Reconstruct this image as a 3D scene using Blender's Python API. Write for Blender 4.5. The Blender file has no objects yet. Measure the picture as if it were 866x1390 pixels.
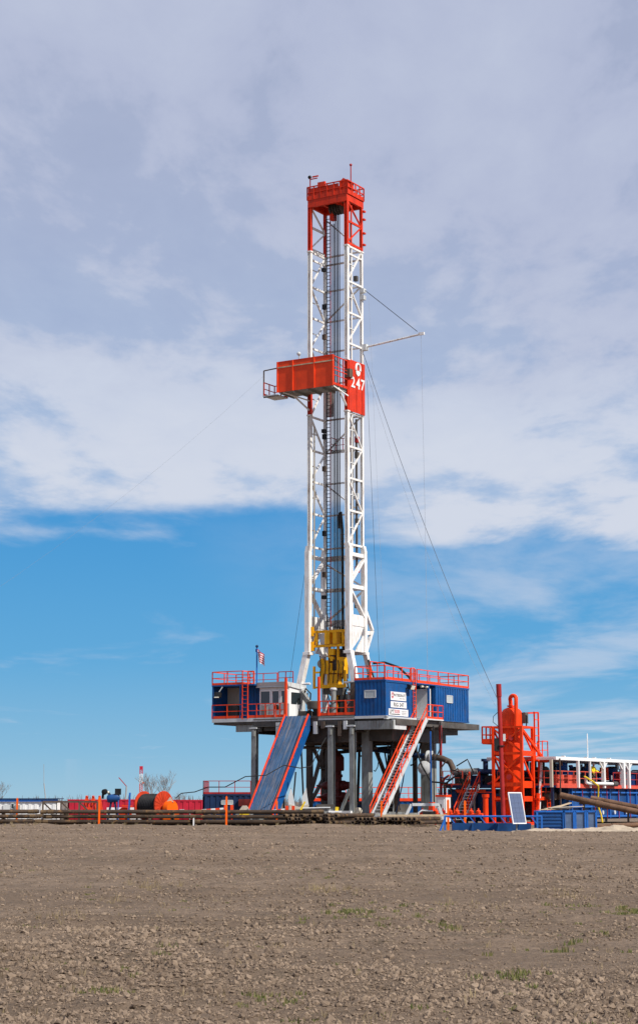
import bpy, math, random
import numpy as np
from mathutils import Vector, Matrix
random.seed(7); rng = np.random.default_rng(11)
SC = bpy.context.scene
COL = SC.collection
R = math.radians
# ------------------------------------------------------------------ camera, sky, sun, exposure
EYE = 1.7
cd = bpy.data.cameras.new('camera'); cam = bpy.data.objects.new('camera', cd); COL.objects.link(cam)
cam.location = (0, 0, EYE); cam.rotation_euler = (R(90 + 9.837), 0, 0)
cd.sensor_fit = 'AUTO'; cd.sensor_width = 36; cd.lens = 2526 / 1390 * 36
cd.shift_y = -45 / 1390; cd.clip_start = 0.5; cd.clip_end = 20000
SC.camera = cam
SUN_AZ, SUN_EL = R(129), R(45)          # azimuth clockwise from +Y
sd = Vector((math.sin(SUN_AZ) * math.cos(SUN_EL), math.cos(SUN_AZ) * math.cos(SUN_EL), math.sin(SUN_EL)))
ld = bpy.data.lights.new('sun', 'SUN'); ld.energy = 5.0; ld.angle = R(0.6); ld.color = (1, .95, .87)
lo = bpy.data.objects.new('sun', ld); COL.objects.link(lo)
lo.rotation_euler = sd.to_track_quat('Z', 'Y').to_euler(); lo.location = (60, -60, 80)
SC.view_settings.view_transform = 'Standard'; SC.view_settings.look = 'None'
SC.view_settings.exposure = 0.0; SC.view_settings.gamma = 1.0; SC.view_settings.use_curve_mapping = False


class NT:
    """small node-tree helper"""
    def __init__(s, tree): s.t = tree; tree.nodes.clear()
    def n(s, kind, ins=None, **kw):
        nd = s.t.nodes.new(kind)
        for k, v in kw.items(): setattr(nd, k, v)
        for k, v in (ins or {}).items(): s.set(nd, k, v)
        return nd
    def set(s, nd, k, v):
        i = nd.inputs[k]
        if isinstance(v, tuple) and len(v) == 2 and hasattr(v[0], 'outputs'): s.t.links.new(v[0].outputs[v[1]], i)
        elif hasattr(v, 'outputs'): s.t.links.new(v.outputs[0], i)
        else: i.default_value = v
    def math(s, op, a, b=None, c=None, clamp=False):
        nd = s.n('ShaderNodeMath', operation=op, use_clamp=clamp)
        s.set(nd, 0, a)
        if b is not None: s.set(nd, 1, b)
        if c is not None: s.set(nd, 2, c)
        return nd
    def ramp(s, fac, stops):
        nd = s.n('ShaderNodeValToRGB', {'Fac': fac}); e = nd.color_ramp.elements
        while len(e) < len(stops): e.new(.5)
        for el, (p, c) in zip(e, stops):
            el.position = p; el.color = c if len(c) == 4 else (*c, 1)
        return nd
    def mix(s, fac, a, b, blend='MIX'):
        nd = s.n('ShaderNodeMix', data_type='RGBA', blend_type=blend)
        s.set(nd, 0, fac); s.set(nd, 6, a if not (isinstance(a, tuple) and len(a) == 3) else (*a, 1))
        s.set(nd, 7, b if not (isinstance(b, tuple) and len(b) == 3) else (*b, 1))
        return (nd, 2)
    def smooth(s, x, a, b):
        nd = s.n('ShaderNodeMapRange', interpolation_type='SMOOTHSTEP')
        s.set(nd, 0, x); s.set(nd, 1, a); s.set(nd, 2, b); return nd


def make_world():
    w = bpy.data.worlds.new('World'); SC.world = w; w.use_nodes = True
    k = NT(w.node_tree)
    sky = k.n('ShaderNodeTexSky', sky_type='NISHITA', sun_disc=False, sun_elevation=SUN_EL, sun_rotation=SUN_AZ,
              altitude=100, air_density=1.0, dust_density=0.15, ozone_density=4.0)
    hs0 = k.n('ShaderNodeHueSaturation', {'Saturation': 1.15, 'Value': .95, 'Color': sky})
    tc = k.n('ShaderNodeTexCoord'); sp = k.n('ShaderNodeSeparateXYZ', {0: (tc, 'Generated')})
    # clear winter air: pale blue at the skyline deepening upwards, then the Nishita sky
    low = k.ramp(k.math('MULTIPLY', (sp, 2), 4.0, clamp=True), [(0.0, (3.5, 5.6, 7.0)), (.10, (2.5, 5.0, 7.1)), (.30, (1.25, 4.0, 7.0)), (.62, (.62, 3.1, 6.6)), (1., (.5, 2.6, 6.1))])
    hs = k.n('ShaderNodeMix', {0: k.smooth((sp, 2), .12, .40), 6: (low, 0), 7: (hs0, 0)}, data_type='RGBA')
    z = k.math('MAXIMUM', (sp, 2), .022)
    px = k.math('DIVIDE', (sp, 0), z); py = k.math('DIVIDE', (sp, 1), z)   # the cloud deck seen as a plane one unit up
    P = k.n('ShaderNodeCombineXYZ', {0: px, 1: py, 2: 0.0})
    # (1) the broad sheet of high cloud, ending along a ragged line ahead of the camera
    def noise(scale, det, rough, dist=0., off=(0, 0, 0), sx=1., sy=1.):
        m = k.n('ShaderNodeMapping', {0: P, 1: off, 3: (sx, sy, 1)})
        return k.n('ShaderNodeTexNoise', {'Vector': m, 'Scale': scale, 'Detail': det, 'Roughness': rough, 'Distortion': dist})
    big = noise(.5, 4, .5, .3, (3.1, 7.7, 0), 1., .8)
    med = noise(1.55, 7, .56, .25, (11, 2, 0), 1., .42)
    fine = noise(4.6, 6, .6, .2, (1, 31, 0), 1., .40)
    edge = k.math('ADD', 7.2, k.math('MULTIPLY', px, .25))
    lim = k.math('SUBTRACT', edge, py)                                      # >0 inside the sheet
    rag = k.math('ADD', k.math('MULTIPLY', k.math('SUBTRACT', (big, 0), .5), 2.6), k.math('MULTIPLY', k.math('SUBTRACT', (med, 0), .5), 2.4))
    cov = k.math('ADD', lim, rag)
    sheet = k.smooth(cov, -.25, .75)
    holes = k.smooth(k.math('ADD', k.math('MULTIPLY', (med, 0), .62), k.math('MULTIPLY', (fine, 0), .38)), .38, .53)
    thick = k.smooth(cov, 1.0, 4.6)                                          # the sheet thickens away from its edge
    opq = k.math('MAXIMUM', holes, k.math('MULTIPLY', thick, .66))
    sheet = k.math('MULTIPLY', sheet, k.math('ADD', .55, k.math('MULTIPLY', opq, .43)))
    # (2) thin wisps beyond it
    wv = noise(.8, 7, .58, .5, (8, 3, 0), 1., .30)
    wisp = k.math('MULTIPLY', k.smooth((wv, 0), .58, .80), .35)
    wide = k.smooth(k.math('SUBTRACT', k.math('MULTIPLY', px, 1.9), k.math('MULTIPLY', k.math('SUBTRACT', py, 9), .10)), -1.3, 2.2)
    veil = k.math('MULTIPLY', k.math('MULTIPLY', wide, k.smooth((wv, 0), .36, .66)), .55)
    cl = k.math('MAXIMUM', sheet, k.math('MAXIMUM', wisp, veil))
    up = k.smooth((sp, 2), 0.0, .035)
    cl = k.math('MULTIPLY', cl, up, clamp=True)
    lump = k.math('ADD', k.math('MULTIPLY', (med, 0), .55), k.math('MULTIPLY', (fine, 0), .45))
    tone = k.math('ADD', k.math('MULTIPLY', thick, .66), k.math('MULTIPLY', k.math('SUBTRACT', .55, lump), 1.25), clamp=True)
    ccol = k.ramp(tone, [(0.0, (6.5, 6.95, 8.0)), (.30, (5.9, 6.45, 7.75)), (.70, (4.6, 5.1, 6.75)), (1.0, (3.9, 4.35, 6.0))])
    out = k.mix(cl, (hs, 2), (ccol, 0))
    bg = k.n('ShaderNodeBackground', {'Color': out, 'Strength': .1})
    k.n('ShaderNodeOutputWorld', {'Surface': bg})
make_world()

# ------------------------------------------------------------------ frames and mesh helpers
TH = R(31.5)
O = Vector((1.39, 150.0, 0))            # well centre; the rig stands turned by TH (rig u = along its front, v = away)
RU = Vector((math.cos(TH), -math.sin(TH), 0)); RV = Vector((math.sin(TH), math.cos(TH), 0))
def rig(u, v, z=0): return O + RU * u + RV * v + Vector((0, 0, z))
def uv_of(x, y):
    d = Vector((x, y, 0)) - O; return d.dot(RU), d.dot(RV)
BASE = {}


class MB:
    def __init__(s): s.v = []; s.f = []; s.sm = []
    def add(s, vs, fs, smooth=False):
        o = len(s.v); s.v.extend([tuple(p) for p in vs]); s.f.extend([tuple(i + o for i in f) for f in fs]); s.sm.extend([smooth] * len(fs)); return s
    def box(s, c, d, M=None):
        x, y, z = d[0] / 2, d[1] / 2, d[2] / 2
        vs = [Vector((a, b, e)) for e in (-z, z) for b in (-y, y) for a in (-x, x)]
        if M is not None: vs = [M @ p for p in vs]
        c = Vector(c)
        return s.add([p + c for p in vs], [(0, 2, 3, 1), (4, 5, 7, 6), (0, 1, 5, 4), (2, 6, 7, 3), (0, 4, 6, 2), (1, 3, 7, 5)])
    def bb(s, a, b):
        return s.box([(a[i] + b[i]) / 2 for i in range(3)], [abs(b[i] - a[i]) for i in range(3)])
    def frame(s, p0, p1, up=None):
        p0 = Vector(p0); p1 = Vector(p1); d = (p1 - p0); L = d.length; d = d / L
        u = Vector(up) if up else (Vector((0, 0, 1)) if abs(d.z) < .95 else Vector((0, 1, 0)))
        sd = d.cross(u).normalized(); u = sd.cross(d)
        return p0, d, sd, u, L
    def beam(s, p0, p1, w, h=None, up=None):
        h = h or w; p0, d, sd, u, L = s.frame(p0, p1, up)
        vs = [p0 + d * t + sd * a * w / 2 + u * b * h / 2 for t in (0, L) for a, b in ((-1, -1), (1, -1), (1, 1), (-1, 1))]
        return s.add(vs, [(3, 2, 1, 0), (4, 5, 6, 7), (0, 1, 5, 4), (1, 2, 6, 5), (2, 3, 7, 6), (3, 0, 4, 7)])
    def hbeam(s, p0, p1, w, h, t=.03, up=None):
        """H section: two flanges and a web"""
        P0, d, sd, u, L = s.frame(p0, p1, up)
        for k in (-1, 1): s.beam(P0 + u * k * (h / 2 - t / 2), P0 + d * L + u * k * (h / 2 - t / 2), w, t, u)
        return s.beam(P0, P0 + d * L, t, h - 2 * t, u)
    def tube(s, p0, p1, r, n=8, r2=None, caps=True, smooth=True):
        r2 = r if r2 is None else r2
        p0, d, sd, u, L = s.frame(p0, p1)
        vs = []
        for t, rr in ((0, r), (L, r2)):
            for i in range(n):
                a = 2 * math.pi * i / n; vs.append(p0 + d * t + (sd * math.cos(a) + u * math.sin(a)) * rr)
        s.add(vs, [(i, (i + 1) % n, n + (i + 1) % n, n + i) for i in range(n)], smooth)
        if caps:
            o = len(s.v) - 2 * n
            s.f.append(tuple(o + i for i in reversed(range(n)))); s.f.append(tuple(o + n + i for i in range(n))); s.sm += [False, False]
        return s
    def ring(s, p0, p1, r, ri, n=12):
        """open pipe with wall thickness"""
        p0, d, sd, u, L = s.frame(p0, p1); vs = []
        for t, rr in ((0, r), (L, r), (L, ri), (0, ri)):
            for i in range(n):
                a = 2 * math.pi * i / n; vs.append(p0 + d * t + (sd * math.cos(a) + u * math.sin(a)) * rr)
        fs = []
        for k in range(4):
            k2 = (k + 1) % 4
            fs += [(k * n + i, k * n + (i + 1) % n, k2 * n + (i + 1) % n, k2 * n + i) for i in range(n)]
        return s.add(vs, fs, False)
    def path(s, pts, r, n=6, smooth=True, rs=None):
        pts = [Vector(p) for p in pts]; m = len(pts); rings = []; u = None
        for i, p in enumerate(pts):
            d = (pts[min(i + 1, m - 1)] - pts[max(i - 1, 0)]).normalized()
            if u is None: u = Vector((0, 0, 1)) if abs(d.z) < .9 else Vector((1, 0, 0))
            sd = d.cross(u).normalized(); u = sd.cross(d).normalized(); rr = rs[i] if rs else r
            rings.append([p + (sd * math.cos(2 * math.pi * j / n) + u * math.sin(2 * math.pi * j / n)) * rr for j in range(n)])
        fs = []
        for i in range(m - 1):
            fs += [(i * n + j, i * n + (j + 1) % n, (i + 1) * n + (j + 1) % n, (i + 1) * n + j) for j in range(n)]
        fs += [tuple(reversed(range(n))), tuple((m - 1) * n + j for j in range(n))]
        return s.add([q for rg in rings for q in rg], fs, smooth)
    def lathe(s, prof, c=(0, 0, 0), n=20, axis=(0, 0, 1), smooth=True):
        c = Vector(c); q = Vector(axis).normalized().to_track_quat('Z', 'Y').to_matrix(); vs = []
        for r, z in prof:
            for i in range(n):
                a = 2 * math.pi * i / n; vs.append(c + q @ Vector((r * math.cos(a), r * math.sin(a), z)))
        m = len(prof); fs = []
        for k in range(m - 1): fs += [(k * n + i, k * n + (i + 1) % n, (k + 1) * n + (i + 1) % n, (k + 1) * n + i) for i in range(n)]
        fs += [tuple(reversed(range(n))), tuple((m - 1) * n + i for i in range(n))]
        return s.add(vs, fs, smooth)
    def prism(s, pts, vec):
        pts = [Vector(p) for p in pts]; vec = Vector(vec); n = len(pts)
        return s.add(pts + [p + vec for p in pts], [tuple(reversed(range(n))), tuple(range(n, 2 * n))] + [(i, (i + 1) % n, n + (i + 1) % n, n + i) for i in range(n)])
    def ball(s, c, r, n=10, m=6, sc=(1, 1, 1)):
        prof = [(r * math.sin(math.pi * i / m) * 1.0 + 1e-4, -r * math.cos(math.pi * i / m)) for i in range(m + 1)]
        o = len(s.v); s.lathe(prof, (0, 0, 0), n); c = Vector(c)
        for i in range(o, len(s.v)):
            p = s.v[i]; s.v[i] = (p[0] * sc[0] + c.x, p[1] * sc[1] + c.y, p[2] * sc[2] + c.z)
        return s
    def mesh(s, name, off=(0, 0, 0)):
        me = bpy.data.meshes.new(name)
        me.from_pydata([(p[0] - off[0], p[1] - off[1], p[2] - off[2]) for p in s.v], [], s.f)
        me.polygons.foreach_set('use_smooth', s.sm); me.update()
        if any(s.sm):
            try: me.set_sharp_from_angle(angle=R(45))
            except Exception: pass
        return me
    def build(s, name, mat, parent, label=None):
        off = BASE[parent.name]; me = s.mesh(name, off); me.materials.append(mat)
        o = bpy.data.objects.new(name, me); COL.objects.link(o); o.parent = parent; BASE[o.name] = off
        if label: o['label'] = label
        return o


def tag(o, label, cat, group=None):
    o['label'] = label; o['category'] = cat
    if group: o['group'] = group
    return o
def thing(name, label, cat, base, fr='R', group=None):
    o = bpy.data.objects.new(name, None); COL.objects.link(o); o.empty_display_size = .5
    if fr == 'R': o.location = rig(*base); o.rotation_euler = (0, 0, -TH)
    else: o.location = base
    BASE[o.name] = tuple(base); return tag(o, label, cat, group)
def solo(name, mb, mat, label, cat, base, fr='R', group=None):
    me = mb.mesh(name, base); me.materials.append(mat)
    o = bpy.data.objects.new(name, me); COL.objects.link(o)
    if fr == 'R': o.location = rig(*base); o.rotation_euler = (0, 0, -TH)
    else: o.location = base
    BASE[o.name] = tuple(base); return tag(o, label, cat, group)
def copy_tree(o, parent=None):
    c = o.copy(); COL.objects.link(c); c.parent = parent
    for ch in list(o.children): copy_tree(ch, c)
    return c
def structure(name, me, mat):
    me.materials.append(mat); o = bpy.data.objects.new(name, me); COL.objects.link(o); o['kind'] = 'structure'; return o

# ------------------------------------------------------------------ materials
MATS = {}
def paint(name, col, rough=.5, var=.18, dirt=(.10, .07, .05), amt=.25, scale=1.2, metal=0., streak=True, bump=.0, spec=.22, thr=(.52, .72), rot=(0, 0, 0), msc=None):
    m = bpy.data.materials.new(name); m.use_nodes = True; k = NT(m.node_tree)
    tc = k.n('ShaderNodeTexCoord'); oi = k.n('ShaderNodeObjectInfo')
    ofs = k.n('ShaderNodeVectorMath', {0: (tc, 'Object'), 1: k.n('ShaderNodeCombineXYZ', {0: k.math('MULTIPLY', (oi, 'Random'), 37.), 1: k.math('MULTIPLY', (oi, 'Random'), 19.), 2: 0.})}, operation='ADD')
    n1 = k.n('ShaderNodeTexNoise', {'Vector': ofs, 'Scale': scale, 'Detail': 5, 'Roughness': .6})
    mp = k.n('ShaderNodeMapping', {0: k.n('ShaderNodeMapping', {0: ofs, 2: rot}), 3: msc or (3.2, 3.2, .35 if streak else 3.2)})
    n2 = k.n('ShaderNodeTexNoise', {'Vector': mp, 'Scale': scale * 1.6, 'Detail': 7, 'Roughness': .68})
    lo_ = tuple(c * (1 - var) for c in col); hi_ = tuple(min(1, c * (1 + var)) for c in col)
    c1 = k.mix(k.smooth((n1, 0), .3, .7), lo_, hi_)
    d = k.math('MULTIPLY', k.smooth((n2, 0), *thr), amt)
    c2 = k.mix(d, c1, dirt)
    b = k.n('ShaderNodeBsdfPrincipled', {'Base Color': c2, 'Metallic': metal, 'Specular IOR Level': spec})
    k.set(b, 'Roughness', k.math('ADD', rough - .08, k.math('MULTIPLY', (n1, 0), .2)))
    if bump:
        bp = k.n('ShaderNodeBump', {'Height': (n2, 0), 'Strength': bump, 'Distance': .03}); k.set(b, 'Normal', bp)
    k.n('ShaderNodeOutputMaterial', {'Surface': b}); MATS[name] = m; return m
WHITE = paint('mast_white', (.82, .81, .78), .45, .06, (.40, .28, .17), .8, 1.3, thr=(.49, .70))
WHITE2 = paint('plain_white', (.80, .80, .79), .45, .05, (.4, .34, .27), .35, .8)
RED = paint('mast_red', (.66, .038, .010), .5, .16, (.20, .025, .014), .7, 1.1, thr=(.48, .70))
ORANGE = paint('safety_orange_red', (.82, .065, .014), .5, .14, (.35, .05, .02), .35, 1.)
VESSEL = paint('vessel_orange', (.86, .052, .004), .5, .10, (.26, .022, .008), .7, 1.3, spec=.2, thr=(.48, .70))
STACKRED = paint('stack_crimson', (.36, .025, .025), .45, .15, (.16, .02, .02), .4)
YELLOW = paint('machine_yellow', (.86, .42, .006), .45, .10, (.16, .09, .02), .6, 2.2)
BRIGHTY = paint('hose_yellow', (.80, .56, .03), .5, .1, (.4, .25, .05), .3)
BLUE = paint('house_blue', (.005, .080, .265), .45, .14, (.06, .06, .075), .6, 1.5, thr=(.48, .70))
DBLUE = paint('tank_blue', (.016, .075, .23), .5, .22, (.03, .04, .07), .6, .9)
BRBLUE = paint('bright_blue', (.02, .13, .46), .45, .14, (.02, .05, .15), .5, 1.4)
NAVY = paint('navy_blue', (.012, .03, .085), .5, .2, (.02, .02, .02), .4)
RAMP = paint('ramp_blue', (.045, .105, .20), .55, .25, (.27, .24, .23), .85, 1.0, bump=.1, thr=(.47, .66), rot=(R(-55), 0, 0), msc=(7., .22, 3.))
GREY = paint('steel_grey', (.27, .283, .272), .5, .14, (.11, .085, .06), .75, 1.3, thr=(.47, .68))
LGREY = paint('light_grey', (.58, .60, .60), .5, .08, (.28, .24, .2), .45, .9)
DGREY = paint('dark_steel', (.085, .078, .07), .55, .3, (.16, .10, .06), .5, 1.)
BROWN = paint('brown_steel', (.10, .075, .058), .6, .3, (.2, .10, .05), .6, 1.)
BLACK = paint('black_rubber', (.016, .016, .017), .55, .3, (.08, .07, .06), .3)
WIRE = paint('wire_rope', (.028, .030, .034), .5, .2, (.1, .08, .06), .3)
LINEG = paint('guy_wire', (.34, .38, .44), .5, .1, (.2, .2, .2), .2)
GUYD = paint('guy_wire_dark', (.14, .16, .19), .5, .1, (.1, .1, .1), .2)
BOPR = paint('blowout_red', (.13, .018, .014), .5, .25, (.04, .02, .015), .6, 1.5)
RUST = paint('rusty_pipe', (.15, .085, .052), .75, .35, (.30, .15, .06), .75, 1.4, streak=False, bump=.15)
CASING = paint('casing_pipe', (.058, .040, .028), .7, .4, (.32, .17, .06), .7, .55, streak=False)
CASEND = paint('pipe_collar', (.13, .085, .045), .7, .4, (.10, .06, .04), .7, 2., streak=False)
BEIGE = paint('beige_wall', (.50, .45, .36), .6, .08, (.3, .25, .2), .3)
WOOD = paint('raw_wood', (.52, .40, .26), .75, .2, (.28, .2, .13), .5, 2.)
CONTR = paint('container_red', (.50, .02, .045), .5, .12, (.2, .03, .03), .35)
STAKE = paint('stake_orange', (.92, .13, .004), .5, .06, (.6, .12, .02), .2)
TANRED = paint('deck_red', (.60, .085, .05), .5, .15, (.3, .06, .04), .4)
SKIN = paint('skin', (.45, .26, .18), .6, .05, (.4, .22, .15), .1)
KHAKI = paint('work_trousers', (.17, .12, .07), .8, .1, (.1, .08, .05), .2)
JACKET = paint('yellow_jacket', (.88, .70, .02), .7, .06, (.5, .4, .05), .15)
BARK = paint('bare_bark', (.24, .22, .21), .9, .2, (.2, .17, .15), .2)
SAND = paint('pale_sand', (.44, .355, .26), .95, .16, (.3, .24, .17), .6, 1.6, streak=False, bump=.5)
FLAGR = paint('flag_red', (.55, .02, .05), .7, .05, (.4, .02, .04), .1)
FLAGB = paint('flag_blue', (.02, .03, .15), .7, .05, (.02, .02, .1), .1)
MESHB = paint('crate_mesh', (.10, .15, .25), .5, .2, (.05, .08, .14), .5, 2.)
REELR = paint('reel_red', (.50, .045, .014), .6, .2, (.2, .04, .02), .6, 1.6)
INK = paint('sign_black', (.03, .03, .032), .6, .05, (.05, .05, .05), .1)
INKR = paint('sign_red', (.48, .02, .05), .6, .05, (.3, .02, .02), .1)
INKG = paint('sign_grey', (.35, .36, .36), .6, .05, (.3, .3, .3), .1)
def glass(name, col, rough=.08):
    m = bpy.data.materials.new(name); m.use_nodes = True; k = NT(m.node_tree)
    b = k.n('ShaderNodeBsdfPrincipled', {'Base Color': (*col, 1), 'Roughness': rough, 'Specular IOR Level': .8}); k.n('ShaderNodeOutputMaterial', {'Surface': b}); return m
DGLASS = glass('dark_glass', (.02, .03, .035)); PGLASS = glass('pale_glass', (.42, .46, .46), .25); LENS = glass('lamp_lens', (.75, .7, .55), .2)
def solar_mat():
    m = bpy.data.materials.new('solar_cells'); m.use_nodes = True; k = NT(m.node_tree)
    b = k.n('ShaderNodeBsdfPrincipled', {'Base Color': (.10, .13, .22, 1), 'Roughness': .22, 'Specular IOR Level': .7}); k.n('ShaderNodeOutputMaterial', {'Surface': b}); return m
SOLAR = solar_mat()

# ------------------------------------------------------------------ shared builders
def railing(mb, pts, h=1.07, sp=1.4, t=.055, toe=.16, mid=True, top=True):
    for a, b in zip(pts, pts[1:]):
        a = Vector(a); b = Vector(b); d = b - a; n = max(1, round(d.length / sp)); up = Vector((0, 0, 1))
        if top: mb.beam(a + up * h, b + up * h, t)
        if mid: mb.beam(a + up * h * .52, b + up * h * .52, t * .8)
        if toe: mb.beam(a + up * toe / 2, b + up * toe / 2, t * .4, toe)
        for i in range(n + 1): mb.beam(a + d * i / n, a + d * i / n + up * h, t)
    return mb
def ladder(mb, p0, p1, w, sdir, n=None, t=.05):
    p0 = Vector(p0); p1 = Vector(p1); s = Vector(sdir).normalized() * w / 2
    mb.beam(p0 - s, p1 - s, t); mb.beam(p0 + s, p1 + s, t)
    L = (p1 - p0).length; n = n or int(L / .3)
    for i in range(1, n):
        q = p0 + (p1 - p0) * i / n; mb.beam(q - s, q + s, t * .6)
    return mb
def ribbed(mb, a, b, z0, z1, out, sp=.28, t=.06, rib=.035):
    """upright sheet-steel wall from plan point a to b with pressed ribs on its outer side"""
    a = Vector((*a, 0)); b = Vector((*b, 0)); d = b - a; L = d.length; d.normalize(); o = Vector((*out, 0)).normalized()
    M = Matrix((d, o, Vector((0, 0, 1)))).transposed(); c = (a + b) / 2; zc = (z0 + z1) / 2
    mb.box(c - o * t / 2 + Vector((0, 0, zc)), (L, t, z1 - z0), M)
    n = max(2, round(L / sp))
    for i in range(n):
        q = a + d * (i + .5) * L / n
        mb.box(q + o * rib / 2 + Vector((0, 0, zc)), (L / n * .5, rib, z1 - z0 - .16), M)
    for zz in (z0 + .04, z1 - .04): mb.box(c + o * rib * .6 + Vector((0, 0, zz)), (L, rib * 1.3, .09), M)
    return mb
def text_into(mb, s, o, xd, yd, w, h, thick=.01):
    cu = bpy.data.curves.new('t', 'FONT'); cu.body = s; cu.resolution_u = 2; ob = bpy.data.objects.new('t', cu); COL.objects.link(ob)
    cu.offset = .02
    bpy.context.view_layer.update(); me = bpy.data.meshes.new_from_object(ob.evaluated_get(bpy.context.evaluated_depsgraph_get()))
    vs = [Vector(v.co) for v in me.vertices]; fs = [tuple(p.vertices) for p in me.polygons]
    bpy.data.objects.remove(ob); bpy.data.curves.remove(cu); bpy.data.meshes.remove(me)
    x0, x1 = min(v.x for v in vs), max(v.x for v in vs); y0, y1 = min(v.y for v in vs), max(v.y for v in vs)
    o = Vector(o); xd = Vector(xd); yd = Vector(yd)
    mb.add([o + xd * ((v.x - x0) / (x1 - x0) * w) + yd * ((v.y - y0) / (y1 - y0) * h) for v in vs], fs); return mb
def sag(p0, p1, drop, n=14):
    p0 = Vector(p0); p1 = Vector(p1)
    return [p0.lerp(p1, i / n) - Vector((0, 0, drop * 4 * (i / n) * (1 - i / n))) for i in range(n + 1)]

# ================================================================== THE GROUND
def vnoise(x, y, seed):
    xi = np.floor(x).astype(np.int64); yi = np.floor(y).astype(np.int64); fx = x - xi; fy = y - yi
    def hsh(a, b):
        n = (a * 374761393 + b * 668265263 + seed * 982451653) & 0x7fffffff
        n = ((n ^ (n >> 13)) * 1274126177) & 0x7fffffff
        return ((n ^ (n >> 16)) & 0xffff) / 65535.
    sx = fx * fx * (3 - 2 * fx); sy = fy * fy * (3 - 2 * fy)
    a = hsh(xi, yi); b = hsh(xi + 1, yi); c = hsh(xi, yi + 1); d = hsh(xi + 1, yi + 1)
    return (a + (b - a) * sx) * (1 - sy) + (c + (d - c) * sx) * sy
def cells(x, y, seed):
    """distance to the nearest random point and that point's random value: clods"""
    xi = np.floor(x).astype(np.int64); yi = np.floor(y).astype(np.int64); best = np.full(x.shape, 9.); val = np.zeros(x.shape)
    def hsh(a, b, s):
        n = (a * 374761393 + b * 668265263 + s * 982451653) & 0x7fffffff
        n = ((n ^ (n >> 13)) * 1274126177) & 0x7fffffff
        return ((n ^ (n >> 16)) & 0xffff) / 65535.
    for dx in (-1, 0, 1):
        for dy in (-1, 0, 1):
            cx, cy = xi + dx, yi + dy
            d = (cx + hsh(cx, cy, seed) - x) ** 2 + (cy + hsh(cx, cy, seed + 1) - y) ** 2
            k = d < best; best = np.where(k, d, best); val = np.where(k, hsh(cx, cy, seed + 2), val)
    return np.sqrt(best), val
def ss(a, b, x):
    t = np.clip((x - a) / (b - a), 0, 1); return t * t * (3 - 2 * t)
def low_ground(x, y):
    z = .10 * (vnoise(x / 9., y / 13., 5) - .5) + .05 * (vnoise(x / 3.1, y / 2.3, 8) - .5) * ss(140, 100, y)
    z = z + .030 * np.sin(y * 2.6 + .35 * x + 3. * vnoise(x / 6., y / 5., 71)) * (.3 + vnoise(x / 4., y / 7., 72)) * ss(110, 60, y)
    z = z * ss(132, 112, y) + .20 * np.exp(-((y - 127.5 - 1.5 * np.sin(x * .21)) / 1.6) ** 2) * (.25 + vnoise(x / 1.7, y / 1.2, 15)) * ss(8., 3., x)
    return z - 1.45 * ss(163, 186, y)
def field_height(x, y, dd):
    z = low_ground(x, y)
    rough = .35 + .9 * ss(.35, .75, vnoise(x / 2.6, y / 3.4, 21)) * (.4 + .6 * vnoise(x / .9, y / 1.1, 22))
    rough *= ss(134, 116, y)
    for lam, amp, sd_ in ((1.6, .09, 27), (.7, .06, 31)):
        f = ss(.9, 2.2, lam / dd)
        wx = x + .35 * lam * (vnoise(x / lam * 1.7, y / lam * 1.7, sd_ + 5) - .5); wy = y + .35 * lam * (vnoise(x / lam * 1.7 + 9, y / lam * 1.7, sd_ + 6) - .5)
        F, v = cells(wx / lam, wy / lam, sd_)
        z = z + f * amp * rough * np.clip(1 - F * 1.3, 0, 1) ** .6 * np.clip((v - .35) * 1.6, 0, 1)
    z = z + .016 * rough * (vnoise(x / .05, y / .06, 61) - .5) * ss(.02, .1, .08 / dd) + .03 * rough * (vnoise(x / .17, y / .2, 62) - .5)
    return z
SOIL_A, SOIL_B = (.205, .147, .102), (.268, .196, .139)
def soil_mat():
    m = bpy.data.materials.new('ploughed_soil'); m.use_nodes = True; k = NT(m.node_tree)
    tc = k.n('ShaderNodeTexCoord'); P = (tc, 'Object')
    def ns(s, d, r, sx=1., sy=1.):
        return k.n('ShaderNodeTexNoise', {'Vector': k.n('ShaderNodeMapping', {0: P, 3: (sx, sy, 1)}), 'Scale': s, 'Detail': d, 'Roughness': r})
    a = ns(.16, 6, .6, .25, 1.); b = ns(1.1, 8, .65); c = ns(7., 8, .7); st = ns(3.3, 6, .75, .5, 1.); g = ns(.33, 5, .6, .6, 1.)
    base = k.mix(k.smooth((a, 0), .36, .64), SOIL_A, SOIL_B)
    base = k.mix(k.math('MULTIPLY', k.smooth((b, 0), .40, .62), .6), base, (.15, .11, .078))
    base = k.mix(k.math('MULTIPLY', k.smooth((c, 0), .55, .75), .5), base, (.38, .295, .215))
    base = k.mix(k.math('MULTIPLY', k.smooth((c, 0), .50, .32), .6), base, (.085, .063, .047))
    base = k.mix(k.math('MULTIPLY', k.smooth((st, 0), .60, .74), .30), base, (.25, .185, .095))
    base = k.mix(k.math('MULTIPLY', k.math('MULTIPLY', k.smooth((g, 0), .55, .75), k.smooth((b, 0), .5, .62)), .28), base, (.11, .11, .045))
    bs = k.n('ShaderNodeBsdfPrincipled', {'Base Color': base, 'Roughness': .95, 'Specular IOR Level': .1})
    hb = k.math('ADD', k.math('MULTIPLY', (c, 0), .6), k.math('MULTIPLY', (b, 0), 1.2))
    k.set(bs, 'Normal', k.n('ShaderNodeBump', {'Height': hb, 'Strength': 1.0, 'Distance': .16}))
    k.n('ShaderNodeOutputMaterial', {'Surface': bs}); return m
SOIL = soil_mat()
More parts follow.
